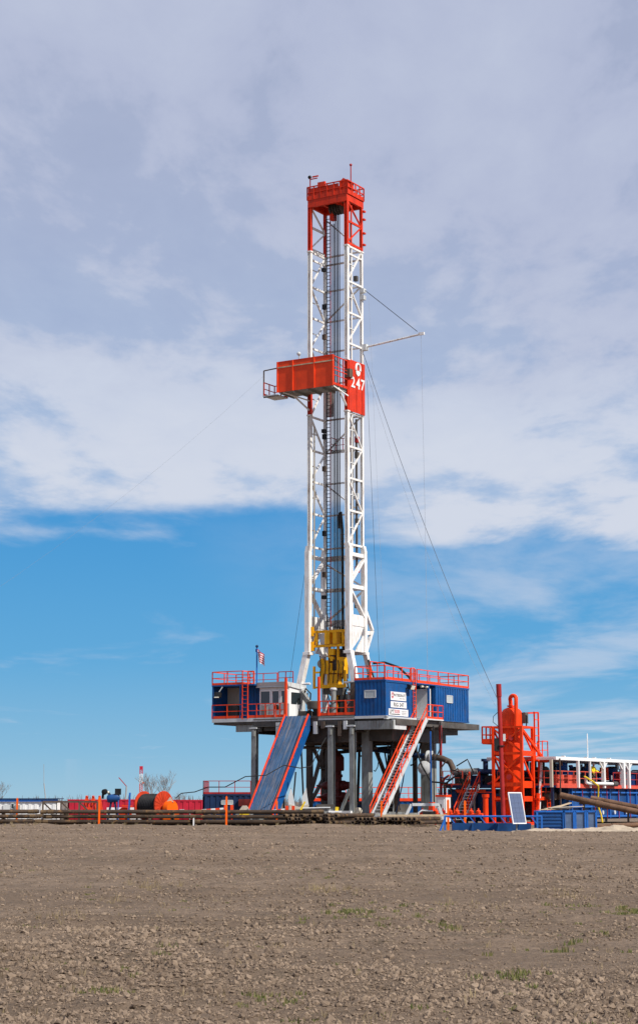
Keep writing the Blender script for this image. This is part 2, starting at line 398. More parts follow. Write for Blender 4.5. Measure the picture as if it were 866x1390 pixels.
def make_field():
    rows = [8.5]
    while rows[-1] < 137: rows.append(rows[-1] + min(max(rows[-1] ** 2 * 3.2e-4, .03), .26))
    rows = np.concatenate([np.array(rows), np.array([139, 142, 146, 150, 155, 160, 165, 170, 175, 180, 186, 200, 240, 320, 420.])])
    cols = np.linspace(-.27, .27, 520)
    D, S = np.meshgrid(rows, cols, indexing='ij'); X = D * S; Y = D
    # jitter breaks the straight rows
    dd = np.gradient(rows)[:, None] * np.ones_like(S)
    jit = (rng.random(D.shape) - .5) * np.minimum(dd, .6) * .7; Y = Y + jit
    eff = np.maximum(np.minimum(dd, 4.), D * (cols[1] - cols[0]) * .8)
    Z = field_height(X, Y, eff * .55)
    nr, nc = D.shape; vs = np.stack([X, Y, Z], -1).reshape(-1, 3)
    i = np.arange(nr - 1)[:, None] * nc + np.arange(nc - 1)[None, :]
    q = np.stack([i, i + 1, i + nc + 1, i + nc], -1).reshape(-1)
    me = bpy.data.meshes.new('ploughed_field'); nf = (nr - 1) * (nc - 1)
    me.vertices.add(len(vs)); me.vertices.foreach_set('co', vs.reshape(-1).astype(np.float32))
    me.loops.add(nf * 4); me.loops.foreach_set('vertex_index', q.astype(np.int32))
    me.polygons.add(nf); me.polygons.foreach_set('loop_start', np.arange(0, nf * 4, 4, dtype=np.int32)); me.polygons.foreach_set('loop_total', np.full(nf, 4, dtype=np.int32))
    me.update(calc_edges=True); me.validate()
    structure('ploughed_field', me, SOIL)
    g = MB(); g.add([(-9000, -3000, -1.5), (9000, -3000, -1.5), (9000, 9000, -1.5), (-9000, 9000, -1.5)], [(0, 1, 2, 3)])
    structure('ground', g.mesh('ground'), SOIL)
make_field()
def raw_mesh(name, V, F):
    me = bpy.data.meshes.new(name); me.vertices.add(len(V)); me.vertices.foreach_set('co', V.reshape(-1).astype(np.float32))
    k = F.shape[1]; nf = len(F); me.loops.add(nf * k); me.loops.foreach_set('vertex_index', F.reshape(-1).astype(np.int32))
    me.polygons.add(nf); me.polygons.foreach_set('loop_start', np.arange(0, nf * k, k, dtype=np.int32)); me.polygons.foreach_set('loop_total', np.full(nf, k, dtype=np.int32))
    me.polygons.foreach_set('use_smooth', np.zeros(nf, dtype=bool)); me.update(calc_edges=True); return me
def clod_mat():
    m = bpy.data.materials.new('soil_clod'); m.use_nodes = True; k = NT(m.node_tree)
    tc = k.n('ShaderNodeTexCoord'); g = k.n('ShaderNodeNewGeometry')
    a = k.n('ShaderNodeTexNoise', {'Vector': (tc, 'Object'), 'Scale': .16, 'Detail': 6, 'Roughness': .6}); c = k.n('ShaderNodeTexNoise', {'Vector': (tc, 'Object'), 'Scale': 22., 'Detail': 4, 'Roughness': .7})
    base = k.mix(k.smooth((a, 0), .36, .64), SOIL_A, SOIL_B)
    base = k.mix(k.smooth((g, 'Random Per Island'), .0, 1.), k.mix(.55, base, (.08, .059, .044)), k.mix(.22, base, (.40, .315, .235)))
    bs = k.n('ShaderNodeBsdfPrincipled', {'Base Color': base, 'Roughness': .97, 'Specular IOR Level': .08})
    k.set(bs, 'Normal', k.n('ShaderNodeBump', {'Height': (c, 0), 'Strength': .6, 'Distance': .02}))
    k.n('ShaderNodeOutputMaterial', {'Surface': bs}); return m
def make_clods():
    mat = clod_mat(); t = (1 + 5 ** .5) / 2
    iv = np.array([(-1, t, 0), (1, t, 0), (-1, -t, 0), (1, -t, 0), (0, -1, t), (0, 1, t), (0, -1, -t), (0, 1, -t), (t, 0, -1), (t, 0, 1), (-t, 0, -1), (-t, 0, 1)]) / 1.9
    fi = np.array([(0, 11, 5), (0, 5, 1), (0, 1, 7), (0, 7, 10), (0, 10, 11), (1, 5, 9), (5, 11, 4), (11, 10, 2), (10, 7, 6), (7, 1, 8), (3, 9, 4), (3, 4, 2), (3, 2, 6), (3, 6, 8), (3, 8, 9), (4, 9, 5), (2, 4, 11), (6, 2, 10), (8, 6, 7), (9, 8, 1)])
    ov = np.array([(1, 0, 0), (0, 1, 0), (-1, 0, 0), (0, -1, 0), (0, 0, 1), (0, 0, -1.)]); of = np.array([(0, 1, 4), (1, 2, 4), (2, 3, 4), (3, 0, 4), (1, 0, 5), (2, 1, 5), (3, 2, 5), (0, 3, 5)])
    for name, N, bv, bf, r0, r1, pw, jit, lab in (('soil_clods', 40000, iv, fi, .005, .021, 2.6, .75, 'lumpy brown clods of ploughed soil scattered over the field'), ('soil_crumbs', 200000, ov, of, .004, .013, 2., .9, 'small brown soil crumbs covering the field')):
        d = 1 / rng.uniform(1 / 130., 1 / 8.7, N); s = rng.uniform(-.26, .26, N); x = d * s; y = d
        p = .65 * vnoise(x / 2.1, y / 4.2, 21) + .35 * vnoise(x / .6, y / 1.1, 23); row = .12 * np.sin(y * 1.05 + 1.5 * vnoise(x / 9, y / 9, 3))
        keep = p + row + .8 * (rng.random(N) - .5) > .44; x, y, d, p = x[keep], y[keep], d[keep], p[keep]; n = len(x)
        r = (r0 + r1 * rng.random(n) ** pw) * (1 + d / 38.) * (.5 + .9 * p)
        nb = len(bv); ang = rng.uniform(0, 6.28, n); z = field_height(x, y, np.full(n, .05))
        V = bv[None] * (1 + jit * (rng.random((n, nb, 3)) - .5)) * (r[:, None, None] * np.array([1.1, 1.1, .95])) * rng.uniform(.75, 1.25, (n, 1, 3))
        ca, sa = np.cos(ang)[:, None], np.sin(ang)[:, None]; tl = rng.normal(0, .2, n)[:, None]
        X = V[..., 0] * ca - V[..., 1] * sa; Y = V[..., 0] * sa + V[..., 1] * ca; V = np.stack([X, Y, V[..., 2] + tl * X], -1)
        V = V + np.stack([x, y, z + r * .18], -1)[:, None]
        F = bf[None] + (np.arange(n) * nb)[:, None, None]
        me = raw_mesh(name, V.reshape(-1, 3), F.reshape(-1, 3)); me.materials.append(mat)
        o = bpy.data.objects.new(name, me); COL.objects.link(o); o['kind'] = 'stuff'; tag(o, lab, 'soil')
make_clods()
def leafy(name, cols, rough=.7):
    m = bpy.data.materials.new(name); m.use_nodes = True; k = NT(m.node_tree)
    g = k.n('ShaderNodeNewGeometry'); c = k.ramp((g, 'Random Per Island'), [(i / (len(cols) - 1), c) for i, c in enumerate(cols)])
    b = k.n('ShaderNodeBsdfPrincipled', {'Base Color': (c, 0), 'Roughness': rough, 'Specular IOR Level': .2}); k.n('ShaderNodeOutputMaterial', {'Surface': b}); return m
GRASS = leafy('green_grass', [(.07, .09, .024), (.12, .13, .04), (.25, .21, .09)]); STRAW = leafy('dry_weed', [(.16, .12, .08), (.34, .26, .13), (.24, .18, .11)])
def blades(name, spots, mat, nb, hgt, wid, spread, label, lean=.7):
    V = []; F = []
    for (x, y, k) in spots:
        z = float(low_ground(np.array([x]), np.array([y]))[0])
        for _ in range(int(nb * k)):
            bx = x + random.gauss(0, spread * k); by = y + random.gauss(0, spread * k); h = hgt * k * random.uniform(.5, 1.3); w = wid * random.uniform(.7, 1.4) * (1 + y / 60)
            a = random.uniform(0, 6.28); lx, ly = math.cos(a) * h * lean * random.random(), math.sin(a) * h * lean * random.random(); o = len(V)
            V += [(bx - w, by, z - .01), (bx + w, by, z - .01), (bx + lx * .5 + w * .7, by + ly * .5, z + h * .65), (bx + lx * .5 - w * .7, by + ly * .5, z + h * .65), (bx + lx, by + ly, z + h)]
            F += [(o, o + 1, o + 2), (o, o + 2, o + 3), (o + 3, o + 2, o + 4)]
    me = raw_mesh(name, np.array(V), np.array(F)); me.materials.append(mat); o = bpy.data.objects.new(name, me); COL.objects.link(o); o['kind'] = 'stuff'
    return tag(o, label, 'weeds')
def field_spot(px, py):
    """point of the field under a place of the photograph (a survey of where the tufts grow)"""
    t = R(9.837); d = Vector(((px - 433) / 2526, math.cos(t) - (650 - py) / 2526 * math.sin(t), math.sin(t) + (650 - py) / 2526 * math.cos(t)))
    s = -EYE / d.z; return (d.x * s, d.y * s)
def plants():
    sp = []
    for px, py, k, n in ((490, 1247, 1., 34), (520, 1262, .8, 16), (545, 1240, .8, 14), (840, 1240, 1.1, 24), (790, 1238, .9, 10), (588, 1255, 1, 8), (450, 1190, .8, 10), (620, 1200, .7, 8), (808, 1272, 1., 7), (760, 1290, 1., 6), (235, 1295, 1, 5), (120, 1215, .8, 5), (690, 1330, 1., 10), (150, 1350, 1., 8), (380, 1360, .9, 7), (250, 1160, .8, 5), (545, 1160, .8, 6), (380, 1258, .8, 5)):
        for _ in range(n):
            x, y = field_spot(px + random.gauss(0, 22), py + random.gauss(0, 5.5)); sp.append((x, y, k * random.uniform(.35, .9)))
    for _ in range(150):
        x, y = field_spot(random.uniform(-80, 950), 1135 + 255 * random.random() ** 1.0); sp.append((x, y, random.uniform(.25, .6)))
    blades('grass_tufts', sp, GRASS, 26, .085, .0045, .07, 'short green grass tufts dotted over the brown field')
    dr = []
    for px, py, n in ((210, 1205, 22), (440, 1212, 26), (160, 1230, 8), (262, 1228, 3), (525, 1385, 3), (760, 1215, 20), (80, 1255, 10), (640, 1235, 8)):
        for _ in range(n):
            x, y = field_spot(px + random.gauss(0, 26), py + random.gauss(0, 4)); dr.append((x, y, random.uniform(.4, 1.)))
    for _ in range(140): dr.append((random.uniform(-32, 8), 127.5 + random.gauss(0, 1.6), random.uniform(.5, 1.3)))
    for _ in range(170):
        x, y = field_spot(random.uniform(-80, 950), 1128 + 260 * random.random() ** 1.2); dr.append((x, y, random.uniform(.3, .7)))
    blades('dry_weeds', dr, STRAW, 10, .16, .0022, .05, 'dry straw-coloured weed stems in the brown field', .9)
plants()

# ================================================================== THE RIG  (coordinates below are rig u, v, z in metres)
FLOOR = 8.25
NODES = [46.95, 43.95, 41.3, 38.7, 35.95, 32.9, 30.1, 27.5, 24.85, 22.1]
LOWN = [21.3, 18.7, 16.0]
def make_mast():
    m = thing('derrick_mast', 'tall white lattice drilling mast with red crown rising from the drill floor', 'drilling mast', (0, 0, 8.4))
    U, Vv = 1.77, 1.2
    # legs, section by section
    for su in (-1, 1):
        for sv in (-1, 1):
            w = .30 if sv < 0 else .22
            def leg(z0, z1, mat): MB().hbeam((su * U, sv * Vv, z0), (su * U, sv * Vv, z1), w, w, .05, (1, 0, 0)).build('leg', mat, m)
            leg(46.95, 51.0, RED); leg(37.3, 46.9, WHITE); leg(33.0, 37.25, RED if sv < 0 else WHITE); leg(22.15, 32.95, WHITE)
            for z in (46.93, 37.28, 32.97): MB().box((su * U, sv * Vv, z), (w + .1, w + .1, .12)).build('splice_plate', WHITE, m)
            big = .43 if sv < 0 else .36; x = su * 1.9
            MB().box((x, sv * 1.22, (13.4 + 21.7) / 2), (big, big + .04, 21.7 - 13.4)).build('leg', WHITE, m)
            MB().prism([(x - big / 2, sv * 1.22 - big / 2, 21.7), (x + big / 2, sv * 1.22 - big / 2, 21.7), (x + big / 2, sv * 1.22 + big / 2, 21.7), (x - big / 2, sv * 1.22 + big / 2, 21.7)], (-su * .1, 0, .45)).build('leg_transition', WHITE, m)
            foot = (su * 3.12, -1.45, 8.6) if sv < 0 else (su * 2.55, 2.5, 8.6)
            MB().beam((su * 1.98, sv * 1.25, 13.5), foot, .46 if sv < 0 else .36, .5 if sv < 0 else .36, (0, 1, 0)).build('splayed_leg', WHITE, m)
            MB().tube((foot[0], foot[1] - .35, 8.62), (foot[0], foot[1] + .35, 8.62), .28, 12).build('foot_pin', LGREY, m)
            MB().box((x, sv * 1.22, 13.42), (big + .22, big + .22, .22)).build('splice_plate', WHITE, m)
    # side faces
    for su in (-1, 1):
        x = su * U
        for i, z in enumerate(NODES):
            MB().beam((x, -Vv + .15, z), (x, Vv - .1, z), .12, .16).build('girt', WHITE, m)
            if i + 1 < len(NODES):
                z2 = NODES[i + 1]
                if su > 0 and i == 3: continue
                a, b = (Vv - .1, -Vv + .15) if i % 2 == 0 else (-Vv + .15, Vv - .1)
                MB().beam((x, a, z - .1), (x, b, z2 + .1), .10, .15, (1, 0, 0)).build('brace', WHITE, m)
                zm = (z + z2) / 2; MB().beam((x, -Vv + .15, zm), (x, 0, zm), .06, .08).build('sub_girt', LGREY, m); MB().box((x, b, z2 + .16), (.06, .34, .34)).build('gusset_plate', BEIGE, m)
        MB().beam((x, -Vv + .15, 46.3), (x, Vv - .1, 46.3), .12, .14).build('girt', WHITE, m)
        mt = RED if su > 0 else WHITE
        MB().beam((x, -Vv + .15, 49.1), (x, Vv - .1, 49.1), .12, .18).build('girt', mt, m)
        MB().beam((x, -Vv + .15, 47.2), (x, Vv - .1, 47.2), .12, .2).build('girt', mt, m)
        MB().beam((x, -Vv + .15, 47.3), (x, Vv - .1, 49.0), .1, .12, (1, 0, 0)).build('brace', mt, m)
        MB().beam((x, -Vv + .15, 50.8), (x, Vv - .1, 49.2), .1, .12, (1, 0, 0)).build('brace', mt, m)
        x2 = su * 1.9
        for z in LOWN: MB().beam((x2, -1.0, z), (x2, 1.05, z), .2, .3 if z > 17 else .9).build('girt', WHITE, m)
        MB().beam((x2, 1.05, 21.0), (x2, -1.0, 19.0), .16, .34, (1, 0, 0)).build('brace', WHITE, m)
        MB().beam((x2, -1.0, 18.4), (x2, 1.05, 16.4), .16, .34, (1, 0, 0)).build('brace', WHITE, m)
        MB().prism([(x2 - .06, -1.0, 15.6), (x2 - .06, 1.05, 15.6), (x2 - .06, .4, 14.6), (x2 - .06, -1.0, 13.5)], (.12, 0, 0)).build('gusset', WHITE, m)
        MB().prism([(x2 - .06, 1.05, 14.9), (x2 - .06, -.2, 13.5), (x2 - .06, 1.05, 13.5)], (.12, 0, 0)).build('gusset', WHITE, m)
        # rear raising bracket
        q = MB(); q.beam((x2, 1.4, 16.9), (x2, 2.5, 15.4), .26, .22); q.beam((x2, 2.5, 15.4), (x2, 1.4, 13.5), .26, .22); q.beam((x2, 1.4, 15.1), (x2, 2.45, 15.2), .22, .3)
        q.build('raising_bracket', WHITE, m)
    # rear face
    for i, z in enumerate(NODES):
        MB().beam((-U + .1, Vv, z + .05), (U - .1, Vv, z + .05), .12, .13).build('girt', WHITE, m)
        if i + 1 < len(NODES) and i % 2 == 1:
            z2 = NODES[i + 1]; s = 1 if i % 4 == 1 else -1
            MB().beam((s * (U - .1), Vv, z), (s * -(U - .1), Vv, z2 + .1), .1, .12, (0, 1, 0)).build('brace', WHITE, m)
    MB().beam((-U + .1, Vv, 46.3), (U - .1, Vv, 46.3), .12, .14).build('girt', WHITE, m)
    MB().beam((-U + .1, Vv, 50.3), (U - .1, Vv, 47.2), .1, .12, (0, 1, 0)).build('brace', WHITE, m)
    for z, h in zip(LOWN, (.42, .3, .5)): MB().beam((-1.7, 1.2, z), (1.7, 1.2, z), .16, h).build('girt', WHITE, m)
    MB().beam((-1.7, 1.2, 20.9), (1.7, 1.2, 18.9), .12, .2, (0, 1, 0)).build('brace', WHITE, m)
    MB().beam((1.7, 1.2, 18.4), (-1.7, 1.2, 16.1), .12, .2, (0, 1, 0)).build('brace', WHITE, m)
    MB().beam((-2.1, 1.35, 13.5), (2.1, 1.35, 13.5), .2, .3).build('girt', WHITE, m)
    MB().tube((-2.75, -1.4, 11.0), (-1.6, -1.4, 11.0), .09).build('spreader_pipe', WHITE, m); MB().tube((1.6, -1.4, 11.0), (3.6, -1.4, 11.0), .09).build('spreader_pipe', WHITE, m)
    # standpipe and small pipes on the right face
    MB().tube((U - .05, -.35, 14.0), (U - .05, -.35, 46.9), .075).build('standpipe', WHITE, m)
    MB().tube((U - .05, -.35, 46.9), (U - .05, -.35, 50.6), .07).build('standpipe', RED, m)
    MB().tube((U - .15, .55, 20), (U - .15, .55, 32.6), .10).build('pipe_run', DGREY, m)
    MB().tube((U - .25, .15, 22.5), (U - .25, .15, 32.6), .06).build('pipe_run', BLACK, m)
    for z in (30.9, 29.6, 26.2, 24.1, 20.2): MB().box((U - .1, .55, z), (.25, .35, .5)).build('junction_box', random.choice([DGREY, STACKRED, LGREY]), m)
    # ladder up the rear face
    l = ladder(MB(), (-1.32, 1.0, 14), (-1.30, 1.0, 50.6), .38, (1, 0, 0), 118, .075).build('ladder', WIRE, m)
    MB().beam((-1.10, .96, 14), (-1.08, .96, 50.6), .045).build('ladder_safety_rail', STACKRED, l)
    for x, r_, mt in ((-.75, .035, WIRE), (.62, .05, DGREY), (.85, .06, BLACK), (-.95, .03, WIRE)): MB().tube((x, 1.0, 14.0), (x, 1.0, 49.8), r_, 6).build('cable_run', mt, m)
    for i, z in enumerate((44.6, 42.6, 40.0, 34.3, 31.5, 28.8, 26.2, 23.4, 20.0, 17.3)): MB().box((-1.55 if i % 3 else 1.5, .75, z), (.3, .3, .42)).build('clamp_box', (DGREY, BLACK, BROWN)[i % 3], m)
    for i, z in enumerate((45.2, 39.9, 34.4, 28.8, 23.4, 19.9)): MB().path([(1.6, -.9, z + 1.0), (1.45, -.95, z + .4), (1.5, -.9, z - .5)], .045, 5).build('loose_hose', BLACK, m)
    MB().beam((1.5, -.95, 14.2), (1.5, -.95, 22.0), .12, .16).build('guide_rail', DGREY, m); MB().beam((-1.5, -.95, 14.2), (-1.5, -.95, 32.0), .08, .12).build('guide_rail', BEIGE, m)
    MB().prism([(-1.72, 1.12, 33.2), (-.9, 1.12, 33.2), (-.9, 1.12, 35.6), (-1.72, 1.12, 35.6)], (0, .06, 0)).build('wind_sheet', WHITE, m)
    # little rear work platform
    p = MB().box((-.62, 1.75, 30.35), (1.45, .9, .08)).build('stabbing_platform', LGREY, m)
    railing(MB(), [(-1.3, 1.35, 30.4), (-1.3, 2.15, 30.4), (.05, 2.15, 30.4), (.05, 1.35, 30.4)], 1.1, .7, .05, .1).build('railing', STACKRED, p)
    q = MB().box((.45, .95, 22.4), (1.0, .5, .08)).build('tong_platform', LGREY, m); railing(MB(), [(-.05, .75, 22.4), (.95, .75, 22.4)], .8, .5, .05, 0).build('railing', WHITE, q)
    # red number panel on the right face
    pn = MB(); pn.box((1.94, -.62, 35.15), (.05, 1.16, 4.3)); pn.box((1.96, .42, 35.15), (.05, .84, 4.3)); pn.box((1.97, 1.1, 35.15), (.06, .44, 4.3))
    num = pn.build('number_panel', RED, m, 'red panel with a white 247 and emblem')
    for s, v0 in (('2', -.92), ('4', -.12), ('7', .66)):
        text_into(MB(), s, (2.012, v0, 35.02), (0, 1, 0), (0, 0, 1), .62, .92).build('numeral', WHITE2, num)
    e = MB(); n = 16; pts = []
    for i in range(n + 1):
        a = math.pi * (-.12 + 1.24 * i / n); pts.append((2.01, .18 - math.cos(a) * .34, 36.72 + math.sin(a) * .42))
    e.path(pts, .10, 6); e.prism([(2.0, -.2, 36.55), (2.0, .56, 36.55), (2.0, .46, 36.25), (2.0, .18, 36.08), (2.0, -.1, 36.25)], (.03, 0, 0))
    e.build('emblem', WHITE2, num)
    # crown
    c = MB(); c.beam((-1.9, -1.25, 51.05), (1.9, -1.25, 51.05), .24, .62); c.beam((-1.9, 1.25, 51.05), (1.9, 1.25, 51.05), .24, .62)
    for x in (-1.8, 1.8, -.55, .65): c.beam((x, -1.13, 51.05), (x, 1.13, 51.05), .2, .5)
    crown = c.build('crown_frame', RED, m)
    MB().box((0, 0, 51.40), (3.95, 2.8, .07)).build('crown_deck', RED, crown)
    railing(MB(), [(-1.94, 1.37, 51.43), (-1.94, -1.37, 51.43), (1.94, -1.37, 51.43), (1.94, 1.37, 51.43), (-1.94, 1.37, 51.43)], 1.08, .65, .085, .3).build('railing', RED, crown)
    MB().box((-.25, .2, 52.0), (3.1, 1.1, 1.05)).build('crown_housing', RED, crown); MB().prism([(1.1, -1.25, 51.45), (1.86, -1.25, 51.45), (1.86, -1.25, 52.55), (1.5, -1.25, 52.8), (1.1, -1.25, 52.5)], (0, 1.1, 0)).build('crown_housing', RED, crown)
    for a, b in ((-1.86, -.7), (-.62, .55), (.63, 1.08)): MB().bb((a, -1.33, 51.75), (b, -1.31, 52.4)).build('rail_infill', RED, crown)
    MB().bb((-1.9, -1.3, 51.75), (-1.88, 1.3, 52.4)).build('rail_infill', RED, crown)
    MB().box((-.55, -1.33, 52.55), (.7, .2, .42)).build('rail_box', RED, crown)
    for x in (-.35, -.1, .15, .4, .65): MB().lathe([(.55, -.07), (.58, -.03), (.5, 0), (.58, .03), (.55, .07)], (x, .05, 50.75), 16, (1, 0, 0)).build('sheave', DGREY, crown)
    MB().box((.15, .05, 51.2), (1.6, 1.0, .3)).build('sheave_housing', BROWN, crown); MB().box((-.3, .05, 50.2), (.35, .5, .9)).build('fast_line_sheave', RED, crown)
    MB().tube((1.9, -.7, 51.4), (1.9, -.7, 54.0), .05).build('antenna', STACKRED, crown); MB().ball((1.9, -.7, 54.0), .12).build('beacon', STACKRED, crown)
    w = MB(); w.tube((-1.7, -1.3, 51.4), (-1.7, -1.3, 53.35), .05); w.tube((-1.7, -1.3, 53.2), (-1.0, -1.3, 53.2), .05); w.build('vane_post', STACKRED, crown)
    MB().ball((-1.75, -1.3, 53.4), .16).build('beacon', BLACK, crown); MB().box((-1.2, -1.3, 53.38), (.6, .05, .12)).build('wind_vane', RED, crown)
    for z in (49.8, 48.6, 47.6, 50.5): MB().box((1.95, 1.35, z), (.22, .3, .14)).build('cable_clip', RED, crown)
    # racking board
    rb = MB(); y0, y1, zf = -3.5, -1.3, 34.75
    rb.box((-.8, (y0 + y1) / 2, zf), (5.3, y1 - y0, .10)); 
    for x in (-3.2, -1.9, -.6, .7, 1.7): rb.beam((x, y0, zf - .14), (x, y1, zf - .14), .1, .18)
    rb = rb.build('racking_board', GREY, m, 'orange walled racking board reached high on the mast')
    for i, x in enumerate((-3.46, -1.94, .10)):
        x1 = (-1.96, .08, 1.86)[i]; MB().bb((x, y0 - .04, zf - .08), (x1, y0 + .02, 37.15)).build('wind_wall', ORANGE, rb)
    for x in (-3.44, -1.95, .09, 1.85): MB().beam((x, y0 - .08, zf - .1), (x, y0 - .08, 37.2), .09).build('wall_post', ORANGE, rb)
    MB().beam((-3.5, y0 - .07, 36.72), (1.9, y0 - .07, 36.72), .06, .1).build('wall_rail', WOOD, rb); MB().beam((-3.5, y0 - .02, 37.18), (1.9, y0 - .02, 37.18), .09).build('wall_rail', RED, rb)
    MB().bb((-3.48, y0 + .03, zf - .05), (-3.42, y1, 37.12)).build('wind_wall', RED, rb)
    railing(MB(), [(1.88, y0, zf), (1.88, y1 + .1, zf)], 2.35, .75, .075, .2).build('railing', RED, rb)
    q = MB()
    for z in (.8, 1.5): q.beam((1.88, y0, zf + z), (1.88, y1, zf + z), .05)
    q.build('railing', RED, rb)
    b = MB().box((-4.15, -2.7, zf - .25), (1.3, 1.7, .08)).build('side_balcony', LGREY, rb)
    railing(MB(), [(-3.5, -1.9, zf - .2), (-4.78, -1.9, zf - .2), (-4.78, -3.5, zf - .2)], 1.1, .8, .07, .18).build('railing', RED, b)
    q = MB(); q.beam((-4.8, -3.5, zf - .3), (-4.8, -3.5, 36.65), .08); q.beam((-4.8, -3.5, 36.65), (-3.4, -3.52, 36.72), .08); q.beam((-4.8, -3.5, zf - .35), (-3.4, -3.5, zf - .3), .08); q.build('corner_frame', BROWN, b)
    for s in (-1, 1):
        q = MB(); q.tube((s * 1.77, -1.3, 33.4), (s * 1.77 - (.9 if s < 0 else 0), -2.6, zf - .1), .08); q.tube((s * 1.77 + (0 if s < 0 else .15), -1.3, 34.2), (s * 1.7 + (-1.3 if s < 0 else .1), -3.4, zf - .1), .06); q.build('knee_brace', WHITE, rb)
    MB().box((1.9, -1.15, 36.1), (.5, .5, .7)).build('winch_box', BROWN, rb)
    f = MB(); f.tube((-1.5, -3.3, 37.1), (-1.5, -3.3, 37.6), .05); f.ball((-1.5, -3.35, 37.72), .17); f.build('floodlight', LGREY, rb)
    # hoist boom
    bm = MB().tube((1.8, 1.3, 38.75), (7.3, 1.2, 39.18), .085).build('hoist_boom', WHITE, m)
    MB().box((7.4, 1.2, 39.2), (.5, .16, .22)).build('boom_head', WHITE, bm); MB().box((2.0, 1.3, 38.75), (.5, .4, .5)).build('boom_hinge', LGREY, bm)
    MB().tube((1.9, 1.25, 43.8), (7.0, 1.2, 39.45), .028, 6).build('boom_stay', WIRE, bm)
    for z in (43.6, 43.0): MB().box((1.9, 1.2, z), (.4, .4, .35)).build('stay_bracket', LGREY, m)
    # tugger winch drum and hoses near the base
    for z in (45.7, 37.9, 31.9, 18.1): MB().box((-1.4, .4, z), (.28, .35, .3)).build('light_fitting', BLACK, m)
    return m
make_mast()

def cable(name, pts, r, mat, label, base, cat='cable', fr='R', group=None, n=6): return solo(name, MB().path(pts, r, n), mat, label, cat, base, fr, group)
DL = [(.02, -.12), (.16, -.12), (.30, -.12), (.02, .14), (.16, .14), (.30, .14)]
for i, (a, b) in enumerate(DL):
    cable('drill_line', [(a, b, 15.4), (a, b, 50.7)], .036, WIRE, ('left', 'middle', 'right')[i % 3] + ' steel drill line in the ' + ('front', 'rear')[i // 3] + ' row between crown and yellow block', (a, b, 15.4), 'cable', 'R', 'drill lines between crown and block')
cable('fast_line', [(-.42, .3, 9.0), (-.38, .25, 50.3)], .022, WIRE, 'single steel line hanging left of the drill line bundle', (-.42, .3, 9), 'cable')
cable('dead_line', [(-.14, .5, 9.0), (-.2, .5, 50.3)], .02, WIRE, 'thin steel line hanging between ladder and drill line bundle', (-.14, .5, 9), 'cable')
cable('hoist_line', [(7.35, 1.2, 39.05), (7.55, 1.2, 25), (7.65, 1.2, 11.8)], .012, LINEG, 'thin hoist line hanging from the boom tip to the doghouse roof', (7.65, 1.2, 11.8), 'cable')
for i, (a, b) in enumerate((((2.1, 1.5, 36.), (2.45, 2.7, 12.)), ((2.25, 1.6, 43.), (2.7, 3.3, 12.)))):
    cable('tugger_line', [a, b], .013 if i == 0 else .008, (WIRE, LINEG)[i], ('dark tugger line running close beside the mast down to the doghouse', 'fine pale line falling right of the mast to the doghouse roof')[i], b, 'cable')
cable('tugger_line', [(-2.0, .2, 27), (-3.6, -1.5, 10.6)], .013, WIRE, 'fine line slanting down left of the mast to the driller cabin', (-3.6, -1.5, 10.6), 'cable')
cable('guy_line', sag(rig(1.9, 1.3, 38.2), (14.6, 152, 9.6), 1.2), .023, GUYD, 'long guy wire from mast sloping down to the orange separator', (14.6, 152, 9.6), 'guy wire', 'W')
cable('guy_line', sag(rig(1.9, 1.3, 37.6), (14.4, 153, 9.4), 2.2), .010, LINEG, 'thinner guy wire just under the other sloping to the separator', (14.4, 153, 9.4), 'guy wire', 'W')
cable('guy_line', sag(rig(-4.8, -3.4, 36.3), (-52, 150, 5.0), 3.5), .006, LINEG, 'faint guy wire stretching far out left from the racking board', (-52, 150, 5), 'guy wire', 'W')

